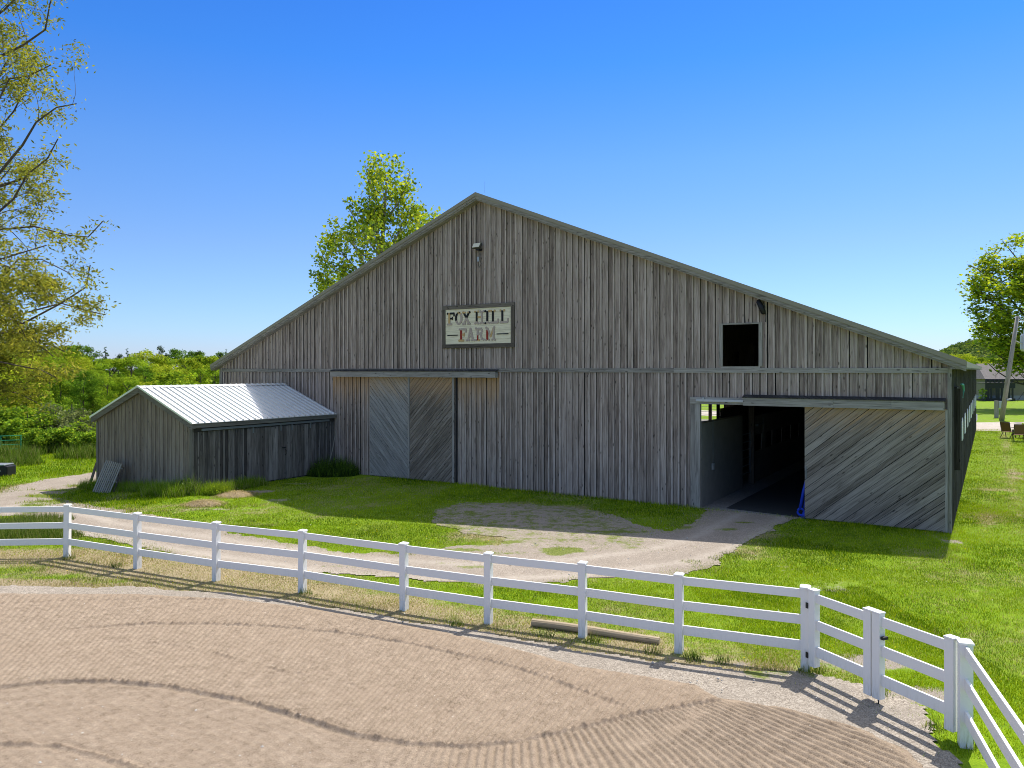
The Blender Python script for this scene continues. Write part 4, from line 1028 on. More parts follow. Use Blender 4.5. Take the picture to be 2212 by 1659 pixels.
def grass_cols(X, Y, rg, dry):
    n = len(X); f = (fbm(X * .45, Y * .45, 91) - .5) * 1.9 + (fbm(X * 3, Y * 3, 92) - .5) * 1.1 + .45 + rg.normal(0, .13, n)
    f = np.clip(f, 0, 1)[:, None]; c = GA * (1 - f) + GB_ * f
    k = (rg.random(n) < .16)[:, None]; c = np.where(k, GC, c)
    dn = np.clip(dry + rg.normal(0, .16, n) - .12, 0, 1); m_ = (rg.random(n) < dn * 1.05)[:, None]
    return np.where(m_, TAN * rg.uniform(.6, 1.25, n)[:, None], c) * rg.uniform(.8, 1.15, n)[:, None]
LAWN = []
def sample(x0, x1, y0, y1, dens, far=1.0, hscale=1.0, frus=True):
    n = int((x1 - x0) * (y1 - y0) * dens); X = rng.uniform(x0, x1, n); Y = rng.uniform(y0, y1, n)
    k = (np.abs(X) < Y * .72 + 4.5) if frus else np.ones(n, bool)
    k &= ~inbarn(X, Y, .02) & ~inshed(X, Y, .02); X, Y = X[k], Y[k]
    de = drive_edge(X, Y); pg = np.where(de > -.05, np.maximum(.5 * sm(.5, 0, de), 0) + .6 * sm(.35, .75, f_grassy(X, Y) + (fbm(X * 2.6, Y * 2.6, 95) - .5) * 1.2), 1.0)
    ar = edge_edge(X, Y); pa = np.where(ar > .04, .03 * (ar < .8), 1.0)
    sdd = sm(.35, .65, f_soil(X, Y) + (fbm(X * 3, Y * 3, 96) - .5) * .9)
    patch = .45 + .55 * sm(.30, .5, fbm(X * 1.5, Y * 1.5, 97) + .08)
    k = rng.random(len(X)) < pg * pa * (1 - .93 * sdd) * patch; X, Y = X[k], Y[k]
    dry = f_dry(X, Y); H = (.018 + .040 * rng.random(len(X))) * (1 + .7 * sm(.5, .8, fbm(X * .7, Y * .7, 98))) * hscale * (1 - .35 * dry)
    lx = (X - BC.x) * BX.x + (Y - BC.y) * BX.y; ly = (X - BC.x) * BY.x + (Y - BC.y) * BY.y
    H *= 1 + 1.0 * sm(-.9, -.2, ly) * (lx < 0) * (ly < 0)
    LAWN.append((X, Y, H * (1 + .25 * (far - 1)), np.full(len(X), .0095 * far) * rng.uniform(.7, 1.4, len(X)), grass_cols(X, Y, rng, dry)))
sample(-13, 8, 10.5, 17, 2600)
sample(-15, 14, 17, 24, 1900, 1.2)
sample(4, 17, 9.5, 17, 2300, 1.0)
sample(-24, 17, 24, 34, 850, 1.6)
sample(14, 32, 14, 34, 900, 1.5)
sample(18, 60, 34, 62, 230, 2.3)
sample(-40, -13, 24, 48, 260, 2.3, 1.8)
cat_ = [np.concatenate([l[i] for l in LAWN]) for i in range(5)]
tag(blades("lawn_grass", *cat_), kind="stuff")

# taller weeds: round the shed, fence feet, far meadow
def clump_field(name, spots, dens, hmin, hmax, wd, cols, lean=.5):
    X, Y, H = [], [], []
    for (x, y, rx, ry, hs) in spots:
        n = int(dens * rx * ry * 3.1); a = rng.uniform(0, 6.28, n); q = np.sqrt(rng.random(n))
        X.append(x + rx * q * np.cos(a)); Y.append(y + ry * q * np.sin(a)); H.append((hmin + (hmax - hmin) * rng.random(n)) * hs * (1 - .45 * q * q))
    X, Y, H = map(np.concatenate, (X, Y, H)); k = ~inbarn(X, Y, .03) & ~inshed(X, Y, .10); X, Y, H = X[k], Y[k], H[k]
    c = np.array(cols)[rng.integers(0, len(cols), len(X))] * rng.uniform(.7, 1.25, (len(X), 1))
    return tag(blades(name, X, Y, H, np.full(len(X), wd) * rng.uniform(.6, 1.4, len(X)), c, None, lean), kind="stuff")
spots = []
for t in np.linspace(0, 1, 26):                              # along the shed's two visible walls
    p = barnpt(SHED_X0 + (SHED_X1 - SHED_X0) * t, SHED_Y - .35, 0); spots.append((p.x, p.y, .55, .35, .8 + .5 * random.random()))
for t in np.linspace(0, .36, 9):
    p = barnpt(SHED_X1 + .45, SHED_Y + t * 7.6, 0); spots.append((p.x, p.y, .5, .4, 1.0 + .4 * random.random()))
for t in np.linspace(-.02, .02, 4):
    p = barnpt(SHED_X1 - .2 + random.uniform(-.6, .5), SHED_Y - .75 + random.uniform(-.3, .2), 0); spots.append((p.x, p.y, .6, .5, 1.5))
clump_field("tall_grass", spots, 900, .18, .50, .016, [(.12, .24, .01), (.22, .38, .015), (.30, .44, .03), (.40, .42, .14)])
fs = []
for (px, py) in ((1490, 1420), (1500, 1428), (1410, 1410), (1740, 1456), (1765, 1452), (662, 1284), (1905, 1505), (150, 1208), (150, 1125), (40, 1150), (30, 1140), (70, 1160), (60, 1130), (1280, 1385), (1180, 1375), (250, 1224), (1560, 1432), (2100, 1612), (2020, 1575), (985, 1352)):
    x, y, z = gp(px, py); big = px < 120 and py > 1120; fs.append((x, y, 1.5 if big else .16, .6 if big else .13, 1.9 if big else 1.0))
clump_field("weeds", fs, 900, .08, .24, .014, [(.08, .15, .02), (.14, .22, .03), (.28, .30, .10)])
ms = [(random.uniform(-44, -17), random.uniform(41, 62), 1.6, 1.2, random.uniform(.7, 1.5)) for _ in range(120)]
ms = [m_ for m_ in ms if sdist(m_[0], m_[1], DRIVE) < -1.4]
clump_field("meadow_grass", ms, 110, .45, 1.0, .05, [(.10, .18, .02), (.14, .23, .03), (.18, .24, .05), (.26, .27, .10), (.12, .20, .02)])
# dandelions and clover heads
n = 260; X = rng.uniform(-14, 14, n); Y = rng.uniform(12, 32, n); k = (drive_edge(X, Y) < 0) & (edge_edge(X, Y) < 0) & ~inbarn(X, Y) & ~inshed(X, Y); X, Y = X[k], Y[k]; n = len(X)
V = []; F = []; C_ = []
for i in range(n):
    r = random.uniform(.010, .017); z = .08 + float(terrain(X[i], Y[i])); b = len(V); col = (.75, .55, .01) if i % 3 else (.72, .72, .66)
    ring = [(X[i] + r * math.cos(t), Y[i] + r * math.sin(t), z) for t in (0, 1.05, 2.1, 3.14, 4.2, 5.25)]
    V += ring + [(X[i], Y[i], z + .013)]; C_ += [col] * 7
    F += [(b + j, b + (j + 1) % 6, b + 6) for j in range(6)]
tag(np_mesh("wildflowers", np.array(V), np.array(F), M['blade'], None, np.array(C_)), kind="stuff")
# stones on drive, strip and sand
n = 900; X = np.concatenate([rng.uniform(-16, 8, n), rng.uniform(-14, 5, 500)]); Y = np.concatenate([rng.uniform(16, 30, n), rng.uniform(9, 16, 500)]); k = (drive_edge(X, Y) > 0) | (edge_edge(X, Y) > 0); X, Y = X[k], Y[k]
V = []; F = []
for i in range(len(X)):
    r = abs(random.gauss(.012, .008)) + .005; z = float(terrain(X[i], Y[i])) + (.05 if Y[i] < 16 else .02); b = len(V)
    for (dx, dy, dz) in ((1, 0, 0), (0, 1, 0), (-1, 0, 0), (0, -1, 0), (0, 0, .8), (0, 0, -.8)):
        j = random.uniform(.6, 1.2) * r; V.append((X[i] + dx * j, Y[i] + dy * j, z + dz * j))
    F += [(b, b + 1, b + 4), (b + 1, b + 2, b + 4), (b + 2, b + 3, b + 4), (b + 3, b, b + 4), (b + 1, b, b + 5), (b + 2, b + 1, b + 5), (b + 3, b + 2, b + 5), (b, b + 3, b + 5)]
tag(np_mesh("stones", np.array(V), np.array(F), simple("stone", (.42, .40, .37), .9, 0, .3, 3)), kind="stuff")
# ------------------------------------------------------------------ trees
def grow(rg, guides, levels, spread, seg_len, up=.15, droop=0.0):
    """guides: list of (points, r0, r1). Adds side branches level by level; returns polylines and twig ends"""
    lines = [([Vector(p) for p in pts], r0, r1) for pts, r0, r1 in guides]; out = list(lines); cur = lines; tips = []
    for lv, (nb, ratio) in enumerate(levels):
        nxt = []
        for pts, r0, r1 in cur:
            L = [0]
            for a, b in zip(pts[:-1], pts[1:]): L.append(L[-1] + (b - a).length)
            tot = L[-1]; n = max(1, int(nb * tot + rg.random()))
            for k in range(n):
                t = (.22 + .78 * (k + rg.random()) / n) * tot if lv or True else 0
                j = min(len(pts) - 2, max(0, next((i for i in range(len(L) - 1) if L[i + 1] >= t), len(L) - 2)))
                f = (t - L[j]) / max(1e-6, L[j + 1] - L[j]); p = pts[j].lerp(pts[j + 1], f); d = (pts[j + 1] - pts[j]).normalized()
                rv = Vector(rg.normal(size=3)); side = (rv - d * rv.dot(d)).normalized()
                nd = (d * (1 - spread) + side * spread + Vector((0, 0, up))).normalized()
                length = tot * ratio * rg.uniform(.6, 1.15) * (1 - .45 * t / tot); ns = max(2, int(length / seg_len)); q = [p]; r = (r0 + (r1 - r0) * t / tot) * .55
                for s in range(ns):
                    nd = (nd + Vector(rg.normal(size=3)) * .16 + Vector((0, 0, up * .25 - droop * s / ns))).normalized(); q.append(q[-1] + nd * length / ns)
                nxt.append((q, max(r, .006), max(r * .3, .004)))
        out += nxt; cur = nxt
    for pts, r0, r1 in cur:
        for t in np.linspace(.25, 1, 4):
            i = min(len(pts) - 2, int(t * (len(pts) - 1) - 1e-6)); f = t * (len(pts) - 1) - i; tips.append((pts[i].lerp(pts[i + 1], f), (pts[i + 1] - pts[i]).normalized()))
    return out, tips
def branch_mesh(name, lines, mat, parent, sides=5):
    V = []; F = []
    for pts, r0, r1 in lines:
        n = len(pts); s = sides if r0 > .03 else 3; b0 = sum(len(v) for v in V)
        R_ = []
        for i, p in enumerate(pts):
            d = (pts[min(i + 1, n - 1)] - pts[max(i - 1, 0)]).normalized(); x = d.cross(Vector((.13, .31, 1)))
            if x.length < .05: x = Vector((1, 0, 0))
            x.normalize(); y = x.cross(d); r = r0 + (r1 - r0) * i / (n - 1)
            R_ += [tuple(p + (x * math.cos(6.2832 * k / s) + y * math.sin(6.2832 * k / s)) * r) for k in range(s)]
        V.append(R_)
        for i in range(n - 1):
            for k in range(s):
                k2 = (k + 1) % s; F.append((b0 + i * s + k, b0 + i * s + k2, b0 + (i + 1) * s + k2, b0 + (i + 1) * s + k))
    return np_mesh(name, np.array([p for v in V for p in v]), np.array(F), mat, None, None, parent, True)
def leaf_arrays(rg, C, size, cols, flat=.5, hang=0.0, aspect=.55, var=.25):
    n = len(C); d = rg.normal(size=(n, 3)); d[:, 2] = d[:, 2] * (1 - flat) - hang; d /= np.linalg.norm(d, axis=1)[:, None]
    nrm = rg.normal(size=(n, 3)) * (1 - flat * .6); nrm[:, 2] += flat * 1.5
    s = np.cross(d, nrm); s /= np.linalg.norm(s, axis=1)[:, None] + 1e-6
    L = (size * rg.uniform(.6, 1.35, n))[:, None]; V = np.stack([C, C + d * L * .5 + s * L * aspect * .5, C + d * L, C + d * L * .5 - s * L * aspect * .5], 1).reshape(-1, 3)
    F = np.arange(4 * n).reshape(-1, 4); cc = np.array(cols)[rg.integers(0, len(cols), n)] * rg.uniform(1 - var, 1 + var, (n, 1))
    return V, F, np.repeat(cc, 4, 0)
def crown_from_tips(name, rg, tips, per, rad, size, cols, parent, **kw):
    C = np.array([tuple(t[0]) for t in tips]); n = len(C); rep = rg.poisson(per, n); idx = np.repeat(np.arange(n), rep)
    P = C[idx] + rg.normal(size=(len(idx), 3)) * rad * np.array([1, 1, .6]); V, F, cc = leaf_arrays(rg, P, size, cols, **kw)
    tone = rg.uniform(.8, 1.2, n)[idx]; cc = cc * np.repeat(tone, 4)[:, None]
    return np_mesh(name, V, F, M['leaf'], None, cc, parent)

def inside(o, limf):
    def f(p):
        q = p + o; px = CXP + FPX * q.x / q.y; py = YHP + FPX * (CAMH - q.z) / q.y; return limf(px, py)
    return f
def prune(lines, tips, keep, ng):
    return lines[:ng] + [l for l in lines[ng:] if keep(l[0][-1])], [t for t in tips if keep(t[0])]
# big locust at the left: trunk stands left of the frame, limbs reach in
rg = np.random.default_rng(21); TY = 27.0
LX, LYY = -21.8, 28.5
loc = tag(empty("locust_tree", (LX, LYY, -.3)), "tall open locust tree with yellow-green feathery leaves and seed pods at the left edge", "tree")
org = Vector((LX, LYY, -.3))
def lp(px, py, Y): return Vector(at(px, py, Y)) - org
trunk_pts = [Vector((0, 0, 0)), Vector((.1, 0, 3)), Vector((-.1, .1, 6.5)), Vector((.2, 0, 10)), Vector((.1, 0, 14)), Vector((.5, -.2, 18.5)), Vector((.9, 0, 22))]
T = lambda z: Vector((np.interp(z, [p.z for p in trunk_pts], [p.x for p in trunk_pts]), 0, z))
gd_ = [(trunk_pts, .38, .06)]
def limb(z0, pts, r, Y0=28.5):
    Q = [T(z0)] + [lp(a, b, Y0 + dy) for a, b, dy in pts]; gd_.append((Q, r, .02))
_limb = limb
def limb(z0, pts, r, Y0=28.5): _limb(z0, pts, r * .6, Y0)
limb(9, [(-60, 430, 0), (0, 372, -.3), (49, 313, -.5), (78, 264, -.6), (122, 232, -.6), (165, 224, -.7)], .11)
limb(13, [(-60, 190, .5), (0, 122, .4), (49, 98, .3), (98, 64, .2), (108, 8, .2), (125, -40, .2)], .10)
limb(6.5, [(-60, 540, -.5), (0, 455, -1), (29, 430, -1), (59, 377, -1.2), (103, 342, -1.3), (125, 300, -1.4)], .09)
limb(6.8, [(-50, 510, 1), (0, 496, .8), (73, 489, .7), (147, 508, .6), (190, 512, .5), (222, 478, .5)], .09)
limb(3.5, [(-50, 700, -1), (20, 690, -1.2), (49, 699, -1.3), (132, 655, -1.5), (186, 620, -1.6), (195, 572, -1.6)], .09)
limb(4.0, [(-30, 690, 1), (40, 680, 1), (132, 655, 1), (190, 672, 1.1), (228, 680, 1.1)], .07)
limb(16, [(-40, 60, -1), (10, 20, -1), (50, -20, -1), (90, -60, -1)], .08)
limb(8, [(-90, 380, 2), (-20, 300, 2.2), (30, 240, 2.4), (60, 180, 2.4), (70, 140, 2.4)], .08)
limb(2.8, [(-60, 760, 1.5), (0, 745, 1.6), (60, 735, 1.8), (110, 745, 1.8), (140, 760, 1.8)], .07)
limb(2.4, [(-60, 800, -1.5), (-10, 780, -2), (40, 790, -2.2), (90, 800, -2.4), (120, 815, -2.4)], .06)
limb(11, [(-60, 300, -1.5), (-10, 230, -2), (20, 170, -2), (60, 165, -2), (110, 140, -2)], .07)
limb(3.0, [(-50, 760, 0), (0, 720, .2), (40, 715, .2), (80, 740, .3), (115, 770, .4)], .06)
limb(5.0, [(-50, 640, 2), (0, 600, 2), (40, 560, 2.2), (90, 560, 2.2), (150, 590, 2.3)], .07)
limb(5.5, [(-50, 600, -2), (0, 560, -2.4), (50, 545, -2.6), (100, 530, -2.8)], .06)
limb(2.2, [(-60, 850, 0), (-10, 840, 0), (40, 850, .3), (80, 870, .3)], .05)
limb(9.5, [(-200, 300, 0), (-320, 220, 1), (-420, 160, 1)], .1); limb(7, [(-200, 480, 1), (-330, 420, 1), (-430, 380, 1)], .1); limb(4.4, [(-200, 650, -1), (-330, 600, 0), (-420, 570, 0)], .09); limb(13, [(-200, 130, 0), (-300, 40, 0)], .08)
ln_, tips = grow(rg, gd_, [(.85, .34), (1.3, .50), (2.2, .55)], .62, .35, .08, .12)
for pts_, r0_, r1_ in gd_[1:]:
    for j_ in range(len(pts_) - 3, len(pts_) - 1):
        for u_ in (.15, .4, .65, .9): tips.append((pts_[j_].lerp(pts_[j_ + 1], u_) + Vector(rg.normal(size=3)) * .15, Vector((0, 0, 1))))
lim_ = lambda px, py: px < np.interp(py, [-200, 0, 60, 120, 200, 240, 300, 400, 430, 480, 520, 560, 600, 640, 680, 710, 760, 900], [150, 160, 172, 188, 196, 175, 145, 165, 150, 232, 232, 212, 215, 225, 236, 175, 178, 155]) - 8
ln_, tips = prune(ln_, tips, inside(org, lim_), len(gd_))
ln_ = [l for l in ln_ if min(p.z for p in l[0]) > -.1 or l[1] > .3]
branch_mesh("trunk", ln_, M['bark'], loc)
tips = [t for t in tips if t[0].z > 1.6]
LC = [(.30, .31, .045), (.38, .37, .05), (.22, .24, .045), (.44, .40, .065), (.17, .18, .045)]
crown_from_tips("crown", rg, tips + [t for t in tips if t[0].z < 9.0], 17.0, .24, .16, LC, loc, flat=.3, hang=.15, aspect=.36)
pods = [t for t in tips if rg.random() < .055]
P = np.repeat(np.array([tuple(t[0]) for t in pods]), 4, 0) + rg.normal(size=(len(pods) * 4, 3)) * .09
V, F, cc = leaf_arrays(rg, P, .12, [(.05, .025, .015), (.08, .04, .02)], flat=.1, hang=1.6, aspect=.2); tag(np_mesh("seed_pods", V, F, M['leaf'], None, cc, loc), kind="stuff")
# undergrowth at its foot
# poplar behind the barn
rg = np.random.default_rng(33)
PX_, PY_ = at(822, 600, 60)[0], 60.0
pop = tag(empty("poplar_tree", (PX_, PY_, 0)), "tall poplar tree with bright yellow-green leaves rising behind the barn roof", "tree"); porg = Vector((PX_, PY_, 0))
def pp(px, py, dy=0): return Vector(at(px, py, 60 + dy)) - porg
gd_ = [([Vector((0, 0, 0)), Vector((.1, 0, 6)), pp(822, 600), pp(826, 520), pp(832, 440), pp(834, 390), pp(828, 350)], .28, .03)]
for a in ([(822, 640), (790, 600), (750, 560), (720, 520), (712, 500)], [(820, 690), (770, 650), (720, 620), (690, 600), (678, 585)], [(820, 700), (760, 680), (700, 660), (676, 640), (690, 625)], [(823, 560), (790, 510), (765, 470), (750, 445)],
          [(826, 500), (800, 450), (795, 400), (800, 360)], [(828, 480), (860, 440), (880, 400), (885, 370)], [(824, 560), (850, 530), (870, 480), (890, 440)], [(822, 680), (860, 620), (900, 560), (930, 500), (955, 462)], [(822, 650), (860, 590), (890, 540), (905, 500), (900, 470)],
          [(822, 720), (880, 660), (930, 590), (950, 540)], [(824, 600), (800, 560), (770, 540), (740, 500), (725, 475)], [(822, 700), (790, 640), (740, 600), (700, 560), (690, 530)]):
    gd_.append(([pp(a[0][0], a[0][1])] + [pp(x, y, rg.uniform(-2.0, 2.0)) for x, y in a[1:]], .09, .02))
for k in range(8):
    t = rg.uniform(6, 18); an = rg.uniform(0, 6.28); r = rg.uniform(2, 3.6) * (1 - t / 30); gd_.append(([Vector((0, 0, t)), Vector((math.cos(an) * r * .5, math.sin(an) * r * .5, t + 1.4)), Vector((math.cos(an) * r, math.sin(an) * r, t + 3.4))], .08, .02))
ln_, tips = grow(rg, gd_, [(.85, .34), (1.5, .5)], .55, .5, .22)
lim_ = lambda px, py: np.interp(py, [330, 380, 440, 470, 545, 625, 700], [805, 792, 742, 716, 690, 675, 680]) < px < np.interp(py, [330, 375, 440, 455, 500, 600], [850, 882, 892, 955, 962, 980]) and py > 332
ln_, tips = prune(ln_, tips, inside(porg, lim_), len(gd_))
branch_mesh("trunk", ln_, M['pale_bark'], pop)
crown_from_tips("crown", rg, [t for t in tips if t[0].z > 3], 9, .40, .27, [(.30, .41, .03), (.42, .48, .035), (.52, .54, .05), (.20, .29, .03), (.14, .21, .03)], pop, flat=.25, aspect=.85, var=.3)
# maple by the house
rg = np.random.default_rng(44); MY = 95.0
mx_ = at(2275, 800, MY)[0]; mpl = tag(empty("maple_tree", (mx_, MY, 0)), "broad dense maple tree with layered foliage at the right edge", "tree"); morg = Vector((mx_, MY, 0))
def mp(px, py, dy=0): return Vector(at(px, py, MY + dy)) - morg
gd_ = [([Vector((0, 0, 0)), Vector((0, 0, 4)), Vector((.3, 0, 8)), Vector((.2, 0, 13)), Vector((0, 0, 18)), Vector((.3, 0, 21))], .42, .08)]
for a in ([(2275, 760), (2230, 720), (2180, 680), (2130, 640), (2092, 600)], [(2275, 740), (2220, 690), (2160, 620), (2110, 580), (2090, 572)], [(2275, 700), (2220, 640), (2170, 580), (2130, 545)], [(2275, 660), (2230, 600), (2190, 550), (2165, 520)],
          [(2275, 800), (2230, 770), (2180, 740), (2130, 700), (2098, 660)], [(2275, 820), (2240, 800), (2200, 770), (2150, 720), (2110, 690)], [(2275, 820), (2240, 815), (2200, 800), (2160, 770), (2125, 745)], [(2275, 820), (2230, 835), (2190, 825), (2150, 800), (2135, 785)],
          [(2275, 640), (2250, 580), (2230, 530), (2215, 512)], [(2275, 640), (2270, 560), (2280, 500)], [(2275, 700), (2330, 640), (2390, 590)], [(2275, 760), (2350, 720), (2430, 660)], [(2275, 800), (2360, 780), (2450, 740)], [(2275, 640), (2320, 560), (2350, 530)]):
    gd_.append(([mp(a[0][0], a[0][1])] + [mp(x, y, rg.uniform(-3.5, 3.5)) for x, y in a[1:]], .14, .04))
for k in range(16):
    t = rg.uniform(4, 15); an = rg.uniform(3.4, 6.0) if k % 2 else rg.uniform(0, 6.28); r = rg.uniform(6, 9.5) * math.sqrt(max(.2, 1 - ((t - 8) / 13) ** 2)); gd_.append(([Vector((0, 0, t)), Vector((math.cos(an) * r * .5, math.sin(an) * r * .5, t + .8)), Vector((math.cos(an) * r, math.sin(an) * r, t + 1.8))], .13, .03))
ln_, tips = grow(rg, gd_, [(.55, .32), (.9, .45)], .6, .9, .05)
lim_ = lambda px, py: px > np.interp(py, [500, 545, 580, 620, 700, 750, 800], [2205, 2130, 2092, 2084, 2100, 2118, 2140]) + 6 and py > 512
ln_, tips = prune(ln_, tips, inside(morg, lim_), len(gd_))
branch_mesh("trunk", ln_, M['bark'], mpl)
crown_from_tips("crown", rg, [t for t in tips if t[0].z > 6.0 + 1.5 * math.sin(t[0].x * 1.3)], 20, .6, .42, [(.32, .43, .028), (.46, .52, .035), (.56, .58, .04), (.22, .32, .028), (.15, .23, .025)], mpl, flat=.75, aspect=.8, var=.25)

# woods: a handful of kinds, each copy a tree of its own
def lobed_tree(name, seed, H, Rr, cols, n, size, shape='round', trunk=.18, flat=.3, base=.12):
    rg = np.random.default_rng(seed); e = empty(name, (0, 0, 0)); L = []
    if shape == 'round':
        for k in range(40):
            t = rg.uniform(base, .95); rr = Rr * math.sqrt(max(.06, 1 - ((t - .45) / .58) ** 2)) * rg.uniform(.35, 1.0); a = rg.uniform(0, 6.28)
            L.append((rr * math.cos(a), rr * math.sin(a), t * H, Rr * rg.uniform(.14, .32)))
        L.append((0, 0, H * .9, Rr * .3))
    elif shape == 'cone':
        for k in range(34):
            t = rg.uniform(.04, .97); rr = Rr * (1.02 - t) * rg.uniform(.3, 1.0); a = rg.uniform(0, 6.28); L.append((rr * math.cos(a), rr * math.sin(a), t * H, max(.18, Rr * (1.05 - t) * .36)))
    elif shape == 'pine':
        for k in range(20):
            t = rg.uniform(.35, .98); rr = Rr * (1.15 - t) * rg.uniform(.3, 1.3); a = rg.uniform(0, 6.28); L.append((rr * math.cos(a), rr * math.sin(a), t * H, Rr * .26))
    elif shape == 'shrub':
        for k in range(16):
            a = rg.uniform(0, 6.28); rr = Rr * math.sqrt(rg.random()) * .8; L.append((rr * math.cos(a), rr * math.sin(a), H * rg.uniform(.15, .75), Rr * rg.uniform(.22, .4)))
    gl_ = [([Vector((0, 0, -.3)), Vector((rg.normal() * .1, rg.normal() * .1, H * .5)), Vector((0, 0, H * .93))], trunk, .03)]
    for (x, y, z, r) in L[:9]: gl_.append(([Vector((0, 0, max(.3, z - .25 * H))), Vector((x * .6, y * .6, z - .06 * H)), Vector((x, y, z))], trunk * .3, .02))
    branch_mesh("trunk", gl_, M['bark'], e, 5)
    w = np.array([l[3] ** 2 for l in L]); w /= w.sum(); idx = rg.choice(len(L), n, p=w); LL = np.array(L)[idx]
    d = rg.normal(size=(n, 3)); d /= np.linalg.norm(d, axis=1)[:, None]; rad = LL[:, 3] * rg.uniform(.25, 1, n) ** .4 * (1 + .25 * rg.normal(size=n) * .6)
    C = LL[:, :3] + d * rad[:, None] * np.array([1, 1, .72 if shape != 'cone' else .5]); C[:, 2] = np.maximum(C[:, 2], .1)
    V, F, cc = leaf_arrays(rg, C, size, cols, flat=flat, aspect=.75, var=.28); tone = rg.uniform(.65, 1.3, len(L))[idx]
    np_mesh("crown", V, F, M['leaf'], None, cc * np.repeat(tone, 4)[:, None], e); return e
BRT = [(.26, .37, .03), (.35, .44, .035), (.18, .28, .03)]; MID = [(.13, .24, .025), (.18, .30, .03), (.09, .17, .02)]; DRK = [(.04, .085, .025), (.06, .11, .03), (.03, .06, .02)]
YEL = [(.36, .42, .03), (.28, .36, .03), (.44, .46, .05)]; GRY = [(.20, .24, .10), (.27, .30, .13), (.15, .19, .08)]
kinds = {'bright': ("leafy_tree", lobed_tree("leafy_tree", 101, 10, 3.6, BRT, 6500, .26)), 'mid': ("leafy_tree", lobed_tree("leafy_tree", 102, 11, 3.8, MID, 6500, .26)), 'dark': ("spruce_tree", lobed_tree("spruce_tree", 103, 13, 2.6, DRK, 4200, .30, 'cone')),
         'yellow': ("leafy_tree", lobed_tree("leafy_tree", 104, 9, 4.0, YEL, 6500, .26)), 'pine': ("pine_tree", lobed_tree("pine_tree", 105, 15, 3.6, [(.05, .085, .035), (.08, .12, .05)], 3800, .30, 'pine')),
         'shrub': ("shrub", lobed_tree("shrub", 106, 2.6, 2.1, BRT + MID, 3600, .20, 'shrub', .05)), 'willow': ("shrub", lobed_tree("shrub", 107, 3.0, 2.4, GRY, 4200, .17, 'shrub', .05)), 'sapling': ("young_tree", lobed_tree("young_tree", 108, 5.5, 2.0, BRT, 3400, .22, 'round', .07, base=.05)),
         'mid2': ("leafy_tree", lobed_tree("leafy_tree", 109, 12, 3.4, MID + BRT, 6500, .26)), 'bright2': ("leafy_tree", lobed_tree("leafy_tree", 110, 9, 3.2, BRT + YEL, 6500, .26))}
used = set(); rw = random.Random(5)
def plant(kind, px, py_top, Y, label, group, zb=None, w=1.0):
    """put a tree of this kind at depth Y under photo column px, tall enough that its top reaches py_top"""
    nm, proto = kinds[kind]; hgt = {'bright': 10, 'mid': 11, 'dark': 13, 'yellow': 9, 'pine': 15, 'shrub': 2.4, 'willow': 2.8, 'sapling': 5.6, 'mid2': 12, 'bright2': 9}[kind]
    x, y, ztop = at(px, py_top, Y); z0 = float(terrain(x, y)) if zb is None else zb
    if kind in used: o = copy_tree(proto)
    else: o = proto; used.add(kind)
    s = (ztop - z0) / hgt; o.location = (x, y, z0); ws = s * w * rw.uniform(.9, 1.15); o.scale = (ws, ws, s); o.rotation_euler = (0, 0, rw.uniform(0, 6.28))
    tag(o, label, {'spruce_tree': 'spruce', 'pine_tree': 'pine', 'shrub': 'shrub'}.get(nm, 'tree'), group); return o
GW = "trees of the woods behind the shed"
LBT = {'bright': "bright green leafy tree in the woods beyond the shed", 'mid': "mid green leafy tree in the woods beyond the shed", 'mid2': "mid green leafy tree in the woods beyond the shed", 'bright2': "yellow-green rounded tree in the woods beyond the shed", 'yellow': "yellow-green rounded tree in the woods beyond the shed", 'dark': "dark pointed spruce in the woods beyond the shed", 'pine': "grey-green ragged pine above the woods beyond the shed"}
def prof(px): return np.interp(px, [-400, 0, 200, 270, 340, 420, 530, 640], [728, 738, 754, 750, 757, 760, 764, 758])
KW = {'bright': "bright green tree", 'mid': "mid green tree", 'mid2': "tall green tree", 'bright2': "yellow-green tree", 'yellow': "yellowish round tree", 'dark': "dark spruce", 'pine': "grey-green pine"}
RW = ("skyline row", "second row", "middle row", "lower row", "front row")
def zone(px):
    for lim, z_ in ((-60, "left of the frame edge"), (25, "above the green gate"), (75, "just right of the green gate"), (125, "above the meadow's left half"), (175, "above the willow shrubs"), (215, "left of the shed's eave"), (255, "over the shed's left eave"), (300, "over the shed's left slope"), (345, "over the shed's peak"), (395, "over the shed roof's left third"), (440, "over the shed roof's middle"), (480, "beside the barn's left eave")):
        if px < lim: return z_
    return "behind the barn's left roof edge"
def wood_label(k, row, px): return "%s in the woods' %s, %s" % (KW[k], RW[row], zone(px))
for row, (Y, d0, step) in enumerate(((165, 0, 24), (135, 12, 30), (108, 34, 38), (86, 62, 50), (70, 92, 62))):
    px = -330 + row * 13
    while px < (640 if row < 3 else 470 - row * 20):
        k = rw.choice(['bright', 'mid', 'mid2', 'yellow', 'bright2', 'bright'] if row else ['mid', 'mid2', 'dark', 'dark', 'pine', 'mid'])
        if row >= 3: k = rw.choice(['mid', 'bright', 'mid2', 'dark'] if px < 240 else ['bright2', 'bright', 'yellow'])
        plant(k, px, prof(px) + d0 + rw.uniform(-12, 10), Y + rw.uniform(-8, 8), wood_label(k, row, px), GW, w=1.1); px += step * rw.uniform(.75, 1.25)
